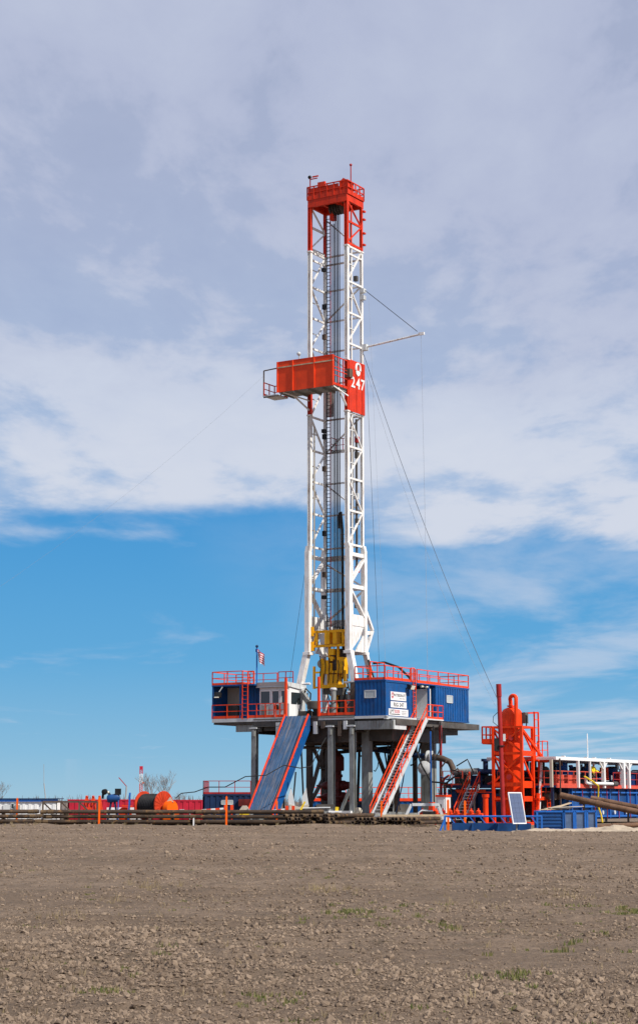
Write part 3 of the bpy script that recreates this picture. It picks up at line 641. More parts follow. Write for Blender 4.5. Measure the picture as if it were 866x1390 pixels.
def make_topdrive():
    t = thing('top_drive', 'yellow top drive and travelling block hanging inside the mast base', 'top drive', (0, 0, 9.0))
    q = MB(); v = -1.0
    for z in (15.15, 14.0): q.beam((-1.55, v, z), (1.5, v, z), .16, .2)
    for x in (-1.2, 1.25): q.beam((x, v, 14.0), (x, v, 15.2), .16)
    q.beam((-1.2, v, 15.1), (-1.5, v, 14.2), .12); q.beam((1.2, v, 15.1), (1.5, v, 14.2), .12)
    q.build('guide_frame', YELLOW, t)
    for s in (-1, 1): MB().box((s * 1.58, v, 15.2), (.2, .34, .75)).build('guide_shoe', YELLOW, t); MB().box((s * 1.58, v, 14.0), (.2, .34, .75)).build('guide_shoe', YELLOW, t)
    MB().box((-.15, -.75, 14.6), (.45, .9, .95)).build('block_cheek', YELLOW, t); MB().box((.55, -.75, 14.6), (.35, .9, .95)).build('block_cheek', YELLOW, t); MB().box((-.75, -.6, 14.55), (.5, .5, .8)).build('control_box', LGREY, t)
    for x in (-.1, .15, .4): MB().lathe([(.5, -.08), (.55, -.03), (.55, .03), (.5, .08)], (x, .05, 15.1), 14, (1, 0, 0)).build('block_sheave', DGREY, t)
    for x in (-.18, .62): MB().beam((x, -.75, 11.2), (x, -.75, 14.0), .16, .2).build('side_bar', YELLOW, t)
    q = MB(); q.beam((-.9, -.95, 10.75), (1.45, -.95, 10.75), .2, .26); q.beam((-.2, -.95, 11.9), (1.4, -.95, 11.9), .16, .2); q.beam((-.75, -.95, 10.75), (-.75, -.95, 13.0), .22); q.beam((1.35, -.95, 10.7), (1.35, -.95, 12.0), .18); q.beam((-1.5, -.95, 10.6), (-1.5, -.95, 12.4), .16); q.beam((-1.5, -.95, 11.9), (-.7, -.95, 11.9), .14); q.beam((-1.5, -.95, 10.7), (-.7, -.95, 10.7), .14); q.build('cage_frame', YELLOW, t)
    MB().lathe([(.25, 0), (.34, .05), (.36, .7), (.30, .8), (.12, .95)], (.2, -.45, 12.0), 14).build('drive_motor', DGREY, t); MB().lathe([(.2, -.12), (.2, .12)], (.15, -.9, 12.95), 12, (0, 1, 0)).build('blower', YELLOW, t)
    MB().box((.15, -.5, 11.3), (.95, .8, .85)).build('gear_case', YELLOW, t); MB().tube((.1, -1.0, 11.9), (.1, -1.0, 12.6), .14, 10).build('filter', YELLOW, t)
    MB().lathe([(.05, 0), (.34, .05), (.38, .25), (.34, .4), (.1, .45)], (-1.15, -.3, 12.6), 16, (.5, -1, .1)).build('cooling_fan', GREY, t)
    MB().box((-.35, -.8, 12.3), (.5, .5, 1.1)).build('brake_case', YELLOW, t); MB().box((.95, -.6, 12.4), (.55, .7, 1.3)).build('gear_cover', YELLOW, t); MB().box((.15, -.9, 13.5), (.5, .3, .5)).build('bonnet', YELLOW, t); MB().box((.2, .1, 12.6), (1.5, .5, 2.4)).build('rear_frame', BROWN, t)
    MB().box((-.35, -.55, 10.4), (.8, .6, .5)).build('torque_arrestor', DGREY, t); MB().box((.8, -.7, 10.35), (.6, .5, .6)).build('grabber', DGREY, t)
    for k in range(6): x = -.9 + k * .42; MB().path([(x, -1.05, 13.2 - .1 * k), (x + .15, -1.15, 12.4), (x + .05, -1.12, 11.6), (x - .1, -1.0, 11.0)], .035, 6).build('hose', BLACK, t)
    q = MB(); q.tube((.12, -.45, 9.9), (.12, -.45, 10.7), .22, 12); q.box((.12, -.5, 10.2), (.6, .5, .35)); q.build('pipe_handler', YELLOW, t)
    for x in (-.12, .4): MB().tube((x, -.5, 9.0), (x, -.5, 10.2), .055).build('link', YELLOW, t)
    MB().lathe([(.12, 0), (.24, .05), (.26, .3), (.14, .42)], (.14, -.5, 8.9), 12).build('elevator', YELLOW, t)
    MB().tube((.12, -.45, 8.3), (.12, -.45, 9.0), .09).build('drill_pipe', GREY, t)
    return t
make_topdrive()
cable('rotary_hose', [(.9, -.3, 12.6), (.8, -.3, 15), (.72, -.2, 20), (.7, -.2, 23.4), (.5, -.1, 24.9), (.3, 0, 24.7), (.25, .1, 23.6)], .12, BLACK, 'thick black rotary hose looping down inside the mast right side', (1, .3, 12.6), 'hose')
cable('service_loop', [(1.1, -.2, 11.3), (1.6, -.6, 10.2), (2.0, -.4, 9.5), (2.6, .4, 9.8), (3.0, .9, 11.2), (2.4, 1.0, 12.9)], .085, BLACK, 'black service hose sagging beside the yellow top drive', (1.1, -.2, 11.3), 'hose')
cable('service_loop', [(.9, -.3, 11.2), (1.2, -.7, 9.9), (1.7, -.5, 9.3), (2.3, .3, 9.9), (2.5, .8, 11.8)], .06, BLACK, 'thinner black hose sagging under the yellow top drive', (.9, -.3, 11.2), 'hose')
cable('mud_hose', [(2.2, 2.1, 12.7), (3.2, 2.2, 12.75), (4.6, 2.0, 12.3), (5.8, 1.6, 11.4), (6.2, 1.4, 10.9)], .09, BLACK, 'black hose arching from mast leg down onto the doghouse roof', (6.2, 1.4, 10.9), 'hose')

def make_substructure():
    s = thing('rig_substructure', 'grey and dark steel substructure carrying the raised drill floor', 'substructure', (0, 0, 0))
    MB().box((0, 1.25, FLOOR - .06), (9.2, 12.5, .12)).build('drill_floor', DGREY, s)
    for u in (-4.5, -2.2, 0, 2.2, 4.5): MB().hbeam((u, -4.9, 7.55), (u, 7.4, 7.55), .3, 1.2, .05).build('floor_girder', DGREY, s)
    for v, mt, h in ((-4.95, DGREY, .62), (-1.5, DGREY, 1.3), (2.5, DGREY, 1.3), (7.4, DGREY, 1.1)): MB().hbeam((-4.6, v, 7.8 if v < -4 else 7.4), (4.6, v, 7.8 if v < -4 else 7.4), .3, h, .05).build('cross_girder', mt, s)
    MB().box((0, .3, 6.75), (6.5, 5., .5)).build('rotary_beam_box', BROWN, s)
    for v in (-4.3, -2.2, .2, 2.6, 5): MB().hbeam((-1.4 if v < -3 else -4.4, v, 6.95), (4.4, v, 6.95), .35, 1.5, .06).build('shade_girder', BROWN, s)  # dark girders added to deepen the shade under the drill floor
    MB().bb((4.9, -3.2, 6.3), (6.9, 5.6, 7.4)).build('doghouse_shade_box', DGREY, s)  # added dark box standing in for the shade beneath the doghouse
    for a, b, r_ in (((-4, -1, 6.0), (4.4, -1.2, 5.8), .12), ((-3, 3.6, 5.6), (4.3, 3.8, 6.1), .14), ((1.6, .5, .6), (1.9, .4, 6.2), .12), ((-1.6, 1.0, .6), (-1.5, 1.1, 6.2), .1), ((3.3, -.5, .6), (3.2, -.4, 6.3), .16), ((2.9, 4, .4), (2.9, 4, 6.3), .2)): MB().tube(a, b, r_, 8).build('service_pipe', random.choice([DGREY, BROWN, BLACK]), s)
    ladder(MB(), (4.2, 1.2, .6), (3.2, 3.2, 6.8), .7, (1, -.3, 0), 20, .09).build('under_ladder', GREY, s)
    rn = random.Random(9)
    for j in range(12):
        a = Vector((rn.uniform(2.5, 7.0), rn.uniform(-3, 4), rn.uniform(5.6, 6.9))); b = Vector((a.x + rn.uniform(-1.5, 1.8), a.y + rn.uniform(-1, 1), rn.uniform(.8, 5.5))); MB().path([a, a.lerp(b, .4) + Vector((0, 0, -.7)), a.lerp(b, .8) + Vector((0, 0, -.4)), b], rn.uniform(.03, .07), 6).build('hanging_hose', rn.choice([BLACK, BROWN, BLACK, NAVY]), s)
    for j in range(9): x, y, h = rn.uniform(-3, 6.5), rn.uniform(-2, 6), rn.uniform(.5, 1.6); MB().box((x, y, h / 2 + .1), (rn.uniform(.4, 1.1), rn.uniform(.4, 1.), h)).build('ground_box', rn.choice([DGREY, BROWN, GREY, NAVY, BOPR]), s)
    MB().bb((-3.2, 3.0, .3), (-1.4, 4.6, 1.7)).build('accumulator_box', BROWN, s); MB().bb((1.4, 2.5, .3), (3.9, 4.8, 1.5)).build('cellar_box', DGREY, s)
    # columns
    for u, v, w, mt in ((-4.55, -4.9, .42, GREY), (2.5, -4.9, .44, GREY), (4.4, -4.9, .40, GREY)):
        MB().hbeam((u, v, .9), (u, v, 7.5), w, w, .05, (0, 1, 0)).build('column', mt, s); MB().box((u, v, 7.4), (w + .25, w + .25, .1)).build('column_cap', LGREY, s)
        MB().box((u + .05, v - .25, 7.0), (.2, .2, .5)).build('lock_pin', GREY, s)
    for u, v, w in ((4.55, -3.0, .62), (4.55, 7.0, .95)):
        MB().box((u, v, 3.75), (w, w, 7.1)).build('box_column', GREY, s); MB().box((u, v, 7.2), (w + .3, w + .3, .2)).build('column_cap', GREY, s)
    for u, v, w in ((-4.55, 3.3, .42), (-4.55, 5.6, .42), (4.5, 1.8, .3), (-1.2, 6.5, .35), (3.4, 6.8, .3)):
        MB().box((u, v, 3.7), (w, w, 7.0)).build('column', BROWN, s)
    for a, b in (((-4.55, 3.4, 6.6), (-4.55, 5.5, 4.3)), ((-4.55, 5.5, 6.2), (-4.55, 3.4, 2.2)), ((-4.55, 5.5, 3.6), (-4.55, 2.6, .8)), ((4.5, -2.8, .7), (4.5, .6, 4.6)), ((2.6, 2.0, .8), (2.6, 4.8, 6.2)), ((2.0, 2.4, 6.3), (4.3, 2.4, 1.0))):
        MB().beam(a, b, .22, .26).build('brace', BROWN, s)
    MB().beam((3.0, -4.4, .9), (3.8, -4.4, 2.6), .16, .22).build('brace', GREY, s)
    MB().beam((-4.5, 4.4, 4.4), (-3.0, 4.4, 4.4), .1).build('cross_pipe', DGREY, s)
    # base boxes on the ground
    for u in (-4.5, 4.5): MB().box((u, 1.6, .45), (1.0, 11.6, .7)).build('base_box', GREY, s)
    MB().bb((2.1, -5.35, .3), (4.45, -4.75, 1.0)).build('base_box', WHITE2, s); MB().tube((3.5, -5.37, .55), (3.5, -5.40, .55), .12, 12).build('tail_lamp', ORANGE, s)
    MB().tube((4.75, -5.0, .95), (4.75, -4.6, .95), .3, 14).build('pulley', BEIGE, s)
    MB().bb((-5.2, -5.2, .3), (-3.9, -4.4, .95)).build('base_box', GREY, s)
    # front railing and V-door posts
    railing(MB(), [(1.5, -4.95, FLOOR), (3.75, -4.95, FLOOR)], 1.1, .75, .07, .2).build('railing', ORANGE, s); railing(MB(), [(3.85, -4.95, FLOOR), (4.6, -4.95, FLOOR)], 1.1, .75, .07, .2).build('railing', ORANGE, s)
    for u in (-1.6, 1.42): MB().beam((u, -5.0, 8.2), (u, -5.0, 11.25), .16).build('v_door_post', ORANGE, s)
    MB().beam((4.6, -5.0, 8.02), (1.4, -5.0, 8.02), .1, .24).build('floor_edge', LGREY, s)
    for u, h in ((1.0, .9), (1.7, .5), (3.2, 1.1), (3.7, .6), (-.9, .4), (.3, .4)): MB().bb((u, -5.15, 7.75 - h), (u + .3, -4.85, 7.8)).build('edge_bracket', (GREY, LGREY, BROWN)[int(u * 10) % 3], s)
    # outriggers below the two houses
    MB().bb((4.7, -4.75, 7.45), (8.1, 9.2, 7.9)).build('house_outrigger', DGREY, s)
    MB().bb((4.66, -5.02, 7.1), (8.0, -4.8, 7.75)).build('outrigger_beam', GREY, s); MB().bb((4.7, -5.15, 7.92), (7.5, -4.9, 8.12)).build('edge_pipe', LGREY, s); MB().bb((7.25, -5.15, 7.85), (7.5, -.4, 8.08)).build('edge_pipe', LGREY, s)
    MB().bb((7.82, -4.9, 7.1), (8.02, -3.0, 7.8)).build('outrigger_beam', LGREY, s); MB().bb((5.6, 3.0, 7.0), (7.0, 7.5, 7.45)).build('outrigger_beam', DGREY, s)
    MB().bb((-8.5, -4.9, 7.75), (-1.7, 0, 8.02)).build('house_outrigger', DGREY, s); MB().bb((-8.6, -5.02, 7.92), (-1.7, -4.88, 8.2)).build('edge_pipe', LGREY, s); MB().bb((-6.5, -4.7, 7.15), (-4.2, -4.4, 7.7)).build('outrigger_beam', GREY, s); MB().bb((-3.9, -4.6, 7.2), (-2.2, -4.3, 7.7)).build('outrigger_beam', DGREY, s)
    q = MB(); q.beam((-2.3, -4.95, 5.6), (-2.3, -4.95, 7.8), .34, .3); q.build('hanger', LGREY, s)
    return s
make_substructure()

def make_bop():
    b = thing('blowout_preventer', 'dark red blowout preventer stack under the drill floor', 'blowout preventer', (0, 0, 0))
    MB().lathe([(.45, .1), (.6, .15), (.6, .45), (.42, .55), (.42, 1.0), (.62, 1.05), (.62, 1.3)], (0, 0, 0), 16).build('wellhead', BOPR, b)
    for z in (2.05, 2.95):
        MB().box((0, 0, z), (1.0, 1.0, .62)).build('ram_body', BOPR, b)
        for s in (-1, 1): MB().lathe([(.4, .45), (.4, .75), (.33, .8), (.30, 1.15), (.22, 1.25), (.10, 1.5), (.06, 1.85)], (0, 0, z), 12, (s, 0, 0)).build('ram_bonnet', BOPR, b)
    MB().lathe([(.42, 1.2), (.42, 3.6), (.5, 3.62), (.5, 3.8), (.4, 3.85), (.4, 4.1)], (0, 0, 0), 14).build('spool', BOPR, b)
    MB().lathe([(.58, 4.1), (.62, 4.2), (.62, 5.15), (.5, 5.35), (.35, 5.45), (.12, 5.75)], (0, 0, 0), 18).build('annular', BOPR, b)
    MB().tube((-.15, 0, 5.3), (-.15, 0, 7.0), .24, 12).build('bell_nipple', BROWN, b)
    for s in (-1, 1): MB().tube((0, -.6, 2.05), (s * 1.0, -.9, 2.05), .1).build('kill_line', BOPR, b)
    return b
make_bop()

def window(parent, a, b, out, mat=PGLASS, fm=None, t=.06):
    """a, b: opposite corners on the wall plane (plan points with z); out: outward unit vector"""
    a = Vector(a); b = Vector(b); o = Vector(out); d = Vector((b.x - a.x, b.y - a.y, 0)); z0, z1 = min(a.z, b.z), max(a.z, b.z)
    p = a.copy(); p.z = 0; q = p + d; f = MB(); up = Vector((0, 0, 1)); k = o * .05
    for s, e in ((p + up * z0, q + up * z0), (p + up * z1, q + up * z1), (p + up * z0, p + up * z1), (q + up * z0, q + up * z1)): f.beam(s + k, e + k, t, t)
    w = f.build('window', fm or LGREY, parent)
    MB().prism([p + up * z0 + k * .8, q + up * z0 + k * .8, q + up * z1 + k * .8, p + up * z1 + k * .8], o * .02).build('pane', mat, w); return w

def doghouse_front():
    h = thing('doghouse', 'blue doghouse cabin with three white signs beside the long stairs', 'cabin', (5.97, -2.7, 8.1))
    u0, u1, v0, v1, z0, z1 = 4.65, 7.3, -5.0, -.4, 8.1, 10.78
    ribbed(MB(), (u0, v0), (u1, v0), z0, z1, (0, -1), .33).build('wall', BLUE, h)
    q = MB(); q.bb((u1 - .06, v0, z0), (u1, v1, z1)); q.bb((u1, v0, z1 - .1), (u1 + .05, v1, z1)); q.bb((u1, v0 - .02, z0), (u1 + .05, v0 + .08, z1)); q.bb((u1, v1 - .08, z0), (u1 + .05, v1, z1)); q.bb((u1, -1.35, z0), (u1 + .03, -1.28, z1)); q.build('wall', BLUE, h)
    ribbed(MB(), (u1, v1), (u0, v1), z0, z1, (0, 1), .33).build('wall', BLUE, h); ribbed(MB(), (u0, v1), (u0, v0), z0, z1, (-1, 0), .33).build('wall', BLUE, h)
    MB().bb((u0 - .04, v0 - .06, z1), (u1 + .06, v1 + .04, z1 + .08)).build('roof', BLUE, h); MB().bb((u0, v0, z0 - .06), (u1, v1, z0)).build('floor', DGREY, h)
    window(h, (5.55, v0, 9.5), (6.5, v0, 10.05), (0, -1, 0))
    railing(MB(), [(u0, v0 + 2.5, z1 + .08), (u0, v0, z1 + .08), (u1, v0, z1 + .08), (u1, v1 - .6, z1 + .08)], 1.05, 1.15, .065, .17).build('railing', ORANGE, h)
    railing(MB(), [(u1, v1 - .45, z1 + .08), (u1, v1 + .1, z1 + .08)], 1.1, .6, .07, .1).build('railing', ORANGE, h)
    railing(MB(), [(u0, v0 + 2.4, z1 + .08), (u0, v1, z1 + .08)], 1.6, 1.2, .06, .1).build('railing', ORANGE, h)
    up = (0, 0, 1); x = u1 + .04
    s = MB().bb((u1 + .004, -4.18, 9.33), (u1 + .035, -1.75, 9.98)).build('sign', WHITE2, h, 'white sign with red emblem and company name')
    e = MB(); n = 14; e.path([(x, -3.9 - math.cos(math.pi * (-.1 + 1.2 * i / n)) * .13, 9.74 + math.sin(math.pi * (-.1 + 1.2 * i / n)) * .16) for i in range(n + 1)], .035, 5); e.prism([(x - .005, -4.05, 9.64), (x - .005, -3.75, 9.64), (x - .005, -3.82, 9.5), (x - .005, -3.9, 9.44), (x - .005, -3.98, 9.5)], (.008, 0, 0)); e.build('emblem', INKR, s)
    text_into(MB(), 'PATTERSON-UTI', (x, -3.68, 9.62), (0, 1, 0), up, 1.75, .22).build('lettering', INK, s); text_into(MB(), 'DRILLING COMPANY', (x, -2.85, 9.45), (0, 1, 0), up, .9, .09).build('lettering', INKG, s)
    s = MB().bb((u1 + .004, -4.18, 8.78), (u1 + .035, -1.7, 9.24)).build('sign', WHITE2, h, 'white sign reading RIG 247')
    text_into(MB(), 'RIG 247', (x, -3.72, 8.86), (0, 1, 0), up, 1.6, .30).build('lettering', INK, s)
    s = MB().bb((u1 + .004, -4.5, 8.16), (u1 + .035, -1.45, 8.68)).build('sign', WHITE2, h, 'lowest white sign with grey and red lettering')
    text_into(MB(), 'LPT', (x, -4.38, 8.36), (0, 1, 0), up, .74, .25).build('lettering', INK, s); text_into(MB(), 'EXER', (x, -3.58, 8.36), (0, 1, 0), up, .8, .25).build('lettering', INKR, s); MB().prism([(x - .004, -4.38, 8.24), (x - .004, -2.75, 8.24), (x - .004, -2.75, 8.30), (x - .004, -4.38, 8.30)], (.008, 0, 0)).build('underline', INK, s)
    q = MB()
    for k, zz in enumerate((8.50, 8.38, 8.26)): q.prism([(x - .004, -2.5, zz), (x - .004, -1.65 - .1 * (k % 2), zz), (x - .004, -1.65 - .1 * (k % 2), zz + .05), (x - .004, -2.5, zz + .05)], (.008, 0, 0))
    q.build('small_print', INKG, s)
    f = MB().box((u1 + .35, -1.55, 10.42), (.35, .62, .34), Matrix.Rotation(R(25), 3, 'Y')).build('floodlight', BLACK, h); MB().box((u1 + .52, -1.55, 10.38), (.06, .56, .3), Matrix.Rotation(R(25), 3, 'Y')).build('lens', LENS, f); MB().beam((u1, -1.55, 10.6), (u1 + .3, -1.55, 10.5), .06).build('bracket', BLACK, f)
    ladder(MB(), (u1 + .12, -.55, 8.2), (u1 + .12, -.55, 11.9), .42, (0, 1, 0)).build('ladder', ORANGE, h)
    return h
doghouse_front()
def doghouse_rear():
    h = thing('tool_house', 'plain blue ribbed cabin with small window behind the stair landing', 'cabin', (5.97, 5.4, 8.1))
    u0, u1, v0, v1, z0, z1 = 4.65, 7.3, 3.05, 8.9, 8.1, 10.78
    ribbed(MB(), (u1, v0), (u1, v1), z0 - .05, z1, (1, 0), .42).build('wall', BLUE, h); ribbed(MB(), (u1, v1), (u0, v1), z0, z1, (0, 1), .4).build('wall', BLUE, h)
    ribbed(MB(), (u0, v1), (u0, v0), z0, z1, (-1, 0), .4).build('wall', BLUE, h); ribbed(MB(), (u0, v0), (u1, v0), z0, z1, (0, -1), .4).build('wall', BLUE, h)
    MB().bb((u0 - .04, -.35, z1), (u1 + .06, v1 + .05, z1 + .08)).build('roof', BLUE, h); MB().bb((u0, -.35, z0 - .08), (u1, v1, z0)).build('floor', LGREY, h)
    window(h, (u1, 4.95, 9.55), (u1, 5.95, 10.1), (1, 0, 0))
    railing(MB(), [(u1, .1, z1 + .08), (u1, v1, z1 + .08), (u0, v1, z1 + .08)], 1.05, 1.7, .065, .17).build('railing', ORANGE, h)
    railing(MB(), [(u0, .1, z1 + .08), (u0, v1, z1 + .08)], 1.05, 1.7, .06, .14).build('railing', ORANGE, h)
    MB().bb((u0 + .1, -.3, z0), (u0 + .16, 3.0, z1)).build('recess_wall', NAVY, h); MB().bb((u0 + .2, .4, z0), (u0 + .26, 1.3, z1 - .5)).build('door', BLACK, h); MB().bb((u0 + .4, 2.6, z0), (u1 - .2, 2.7, z1 - .25)).build('door', WHITE2, h, 'white door standing in the recess')
    MB().beam((u1 - .05, 2.05, z0), (u1 - .05, 2.05, z1), .14).build('roof_post', BLUE, h)
    q = MB()
    for v in (.9, 1.7): q.tube((u1 - .1, v, z1 - .16), (u1 - .1, v + .35, z1 - .16), .09)
    q.build('ceiling_lamp', LENS, h)
    return h
doghouse_rear()

def make_stairs():
    s = thing('access_stairs', 'long grey steel stairs with orange handrails up to the doghouse landing', 'stairs', (7.85, -7.4, 0))
    v0, z0, v1, z1 = -7.55, .3, -.3, 8.02; ua, ub = 7.42, 8.34
    for u in (ua, ub): MB().beam((u, v0, z0), (u, v1, z1), .07, .34).build('stringer', LGREY, s)
    n = 34
    for i in range(n): 
        t = (i + .5) / n; MB().box(((ua + ub) / 2, v0 + (v1 - v0) * t, z0 + (z1 - z0) * t), (ub - ua - .06, .26, .05)).build('tread', LGREY, s)
    for u in (ua - .02, ub + .02):
        q = MB()
        for h in (.55, 1.05): q.beam((u, v0, z0 + h), (u, v1 + .1, z1 + h), .06)
        for i in range(8): 
            t = i / 7; q.beam((u, v0 + (v1 - v0) * t, z0 + (z1 - z0) * t), (u, v0 + (v1 - v0) * t, z0 + (z1 - z0) * t + 1.05), .055)
        q.build('handrail', ORANGE, s)
    MB().bb((7.36, -.3, 7.95), (8.4, 2.4, 8.05)).build('landing', LGREY, s)
    railing(MB(), [(8.36, -.25, 8.05), (8.36, 2.35, 8.05), (7.4, 2.35, 8.05)], 1.08, .9, .06, .16).build('railing', ORANGE, s)
    for v in (.0, 2.2): MB().beam((7.4, v, 7.3), (8.3, v, 7.92), .1, .14).build('bracket', LGREY, s)
    return s
make_stairs()

def make_ramp():
    r = thing('v_door_ramp', 'scuffed blue pipe ramp with orange edge rails leaning on the drill floor', 'ramp', (-.45, -10, 0))
    a = Vector((-.45, -10.25, .75)); b = Vector((-.45, -5.02, 8.22)); w = 2.05
    MB().beam(a, b, w, .16).build('deck', RAMP, r)
    n = (b - a).cross(Vector((1, 0, 0))).normalized(); n = n if n.z > 0 else -n
    for k in (-.62, -.25, .1, .45, .72): MB().beam(a + Vector((k, 0, 0)) + n * .1, b + Vector((k, 0, 0)) + n * .085, .06, .03).build('wear_strip', RAMP, r)
    for s in (-1, 1):
        o = Vector((s * (w / 2 + .05), 0, 0)); MB().beam(a + o - n * .22, b + o - n * .22, .09, .7, n).build('side_plate', BLUE, r)
        q = MB(); q.beam(a + o + n * .24, b + o + n * .28, .10); q.beam(a + o + n * .24, a + o - n * .3, .1)
        for i in range(1, 9): t = i / 9; q.beam(a.lerp(b, t) + o + n * .08, a.lerp(b, t) + o + n * .24, .07)
        q.build('edge_rail', ORANGE, r)
    for s in (-1, 1): MB().beam(a.lerp(b, .75) + Vector((s * .9, .3, -.4)), Vector((-.45 + s * .9, -5.6, .9)), .1).build('prop', BLACK, r)
    return r
make_ramp()

def left_house():
    h = thing('tool_shelter', 'blue open-fronted shelter with orange roof rails left of the driller cabin', 'cabin', (-6.6, -3.6, 8.2))
    u0, u1, v0, v1, z0, z1 = -8.6, -4.55, -5.0, -1.6, 8.22, 10.78
    MB().bb((u0, v0 + .2, z0 - .12), (u1, v1, z0)).build('floor', LGREY, h); MB().bb((u0 - .03, v0 - .03, z1), (u1, v1, z1 + .12)).build('roof', BLUE, h)
    for u in (u0 + .06, -5.9): MB().beam((u, v0 + .05, z0), (u, v0 + .05, z1), .13).build('post', BLUE, h)
    ribbed(MB(), (u0, v1), (u0, v0 + .1), z0, z1, (-1, 0), .35).build('wall', BLUE, h); MB().bb((u0 + .05, -2.9, z0), (-6.7, -2.8, z1)).build('back_wall', BEIGE, h)
    ribbed(MB(), (-6.7, -3.6), (-4.55, -3.6), z0, z1, (0, -1), .3).build('wall', BLUE, h); MB().bb((-6.76, -3.6, z0), (-6.7, -2.8, z1)).build('wall', BLUE, h)
    MB().bb((u0 + .3, -3.4, z0), (-7.2, -2.9, z0 + 1.1)).build('cabinet', DGREY, h); MB().bb((-7.1, -3.3, z0), (-6.8, -2.92, z0 + 1.3)).build('cabinet', GREY, h)
    f = MB().box((-7.95, -5.15, 10.1), (.5, .3, .4), Matrix.Rotation(R(-20), 3, 'X')).build('floodlight', BLACK, h); MB().box((-7.95, -5.3, 10.02), (.42, .06, .32), Matrix.Rotation(R(-20), 3, 'X')).build('lens', LENS, f); MB().beam((-7.6, -5.0, 10.75), (-7.9, -5.1, 10.3), .07).build('bracket', LGREY, f)
    railing(MB(), [(u0, v1, z1 + .12), (u0, v0, z1 + .12), (-5.7, v0, z1 + .12), (-5.7, v0 + 1.6, z1 + .12)], 1.05, 1.5, .07, .17).build('railing', ORANGE, h)
    railing(MB(), [(u0, v1, z1 + .12), (-4.6, v1, z1 + .12)], 1.05, 1.5, .06, .1).build('railing', ORANGE, h)
    railing(MB(), [(-5.15, v0, z1 + .12), (-4.6, v0, z1 + .12)], 1.0, .5, .07, 0).build('railing', ORANGE, h)
    railing(MB(), [(u0, v0, z0), (-5.7, v0, z0)], 1.08, 1.4, .065, .2).build('railing', ORANGE, h)
    ladder(MB(), (-5.4, v0 - .06, z0 - .1), (-5.4, v0 - .06, z1 + 1.1), .5, (1, 0, 0), None, .06).build('ladder', ORANGE, h)
    return h
left_house()
def driller_cabin():
    h = thing('driller_cabin', 'white driller cabin with three dark windows facing the pipe ramp', 'cabin', (-3.1, -3.2, 8.2))
    u0, u1, v0, v1, z0, z1 = -4.5, -1.75, -4.3, -1.9, 8.22, 10.7
    MB().bb((u0, v0, z0), (u1, v1, z1 - .1)).build('cab_body', WHITE2, h)
    MB().prism([(u0 - .1, v0 - .25, z1 - .05), (u0 - .1, v1, z1 - .3), (u0 - .1, v1, z1 + .12), (u0 - .1, v0 - .45, z1 + .3)], (u1 - u0 + .2, 0, 0)).build('visor_roof', LGREY, h)
    MB().bb((u0 - .15, v0 - .33, z1 - .1), (u1 + .15, v0 - .25, z1 - .02)).build('visor_edge', LGREY, h)
    for a, b in ((-4.4, -3.45), (-3.3, -2.6), (-2.45, -1.85)): window(h, (a, v0, 9.3), (b, v0, 10.35), (0, -1, 0), DGLASS, WHITE2, .1)
    MB().bb((u1, v0 + .3, 9.3), (u1 + .04, v1 - .3, 10.2)).build('side_window', DGLASS, h)
    railing(MB(), [(-5.15, -5.0, z0), (-2.7, -5.0, z0)], 1.08, .85, .065, .2).build('railing', ORANGE, h); railing(MB(), [(-2.55, -5.0, z0), (-1.75, -5.0, z0)], 1.08, .5, .07, .2).build('railing', ORANGE, h)
    railing(MB(), [(-4.3, v1, z1 + .3), (-2.9, v1, z1 + .3)], 1.0, .7, .06, 0).build('railing', STACKRED, h)
    MB().bb((-4.0, -4.9, z0), (-3.6, -4.5, z0 + .9)).build('console_box', GREY, h); MB().ball((-2.6, -4.75, 9.0), .22).build('horn', DGREY, h)
    return h
driller_cabin()
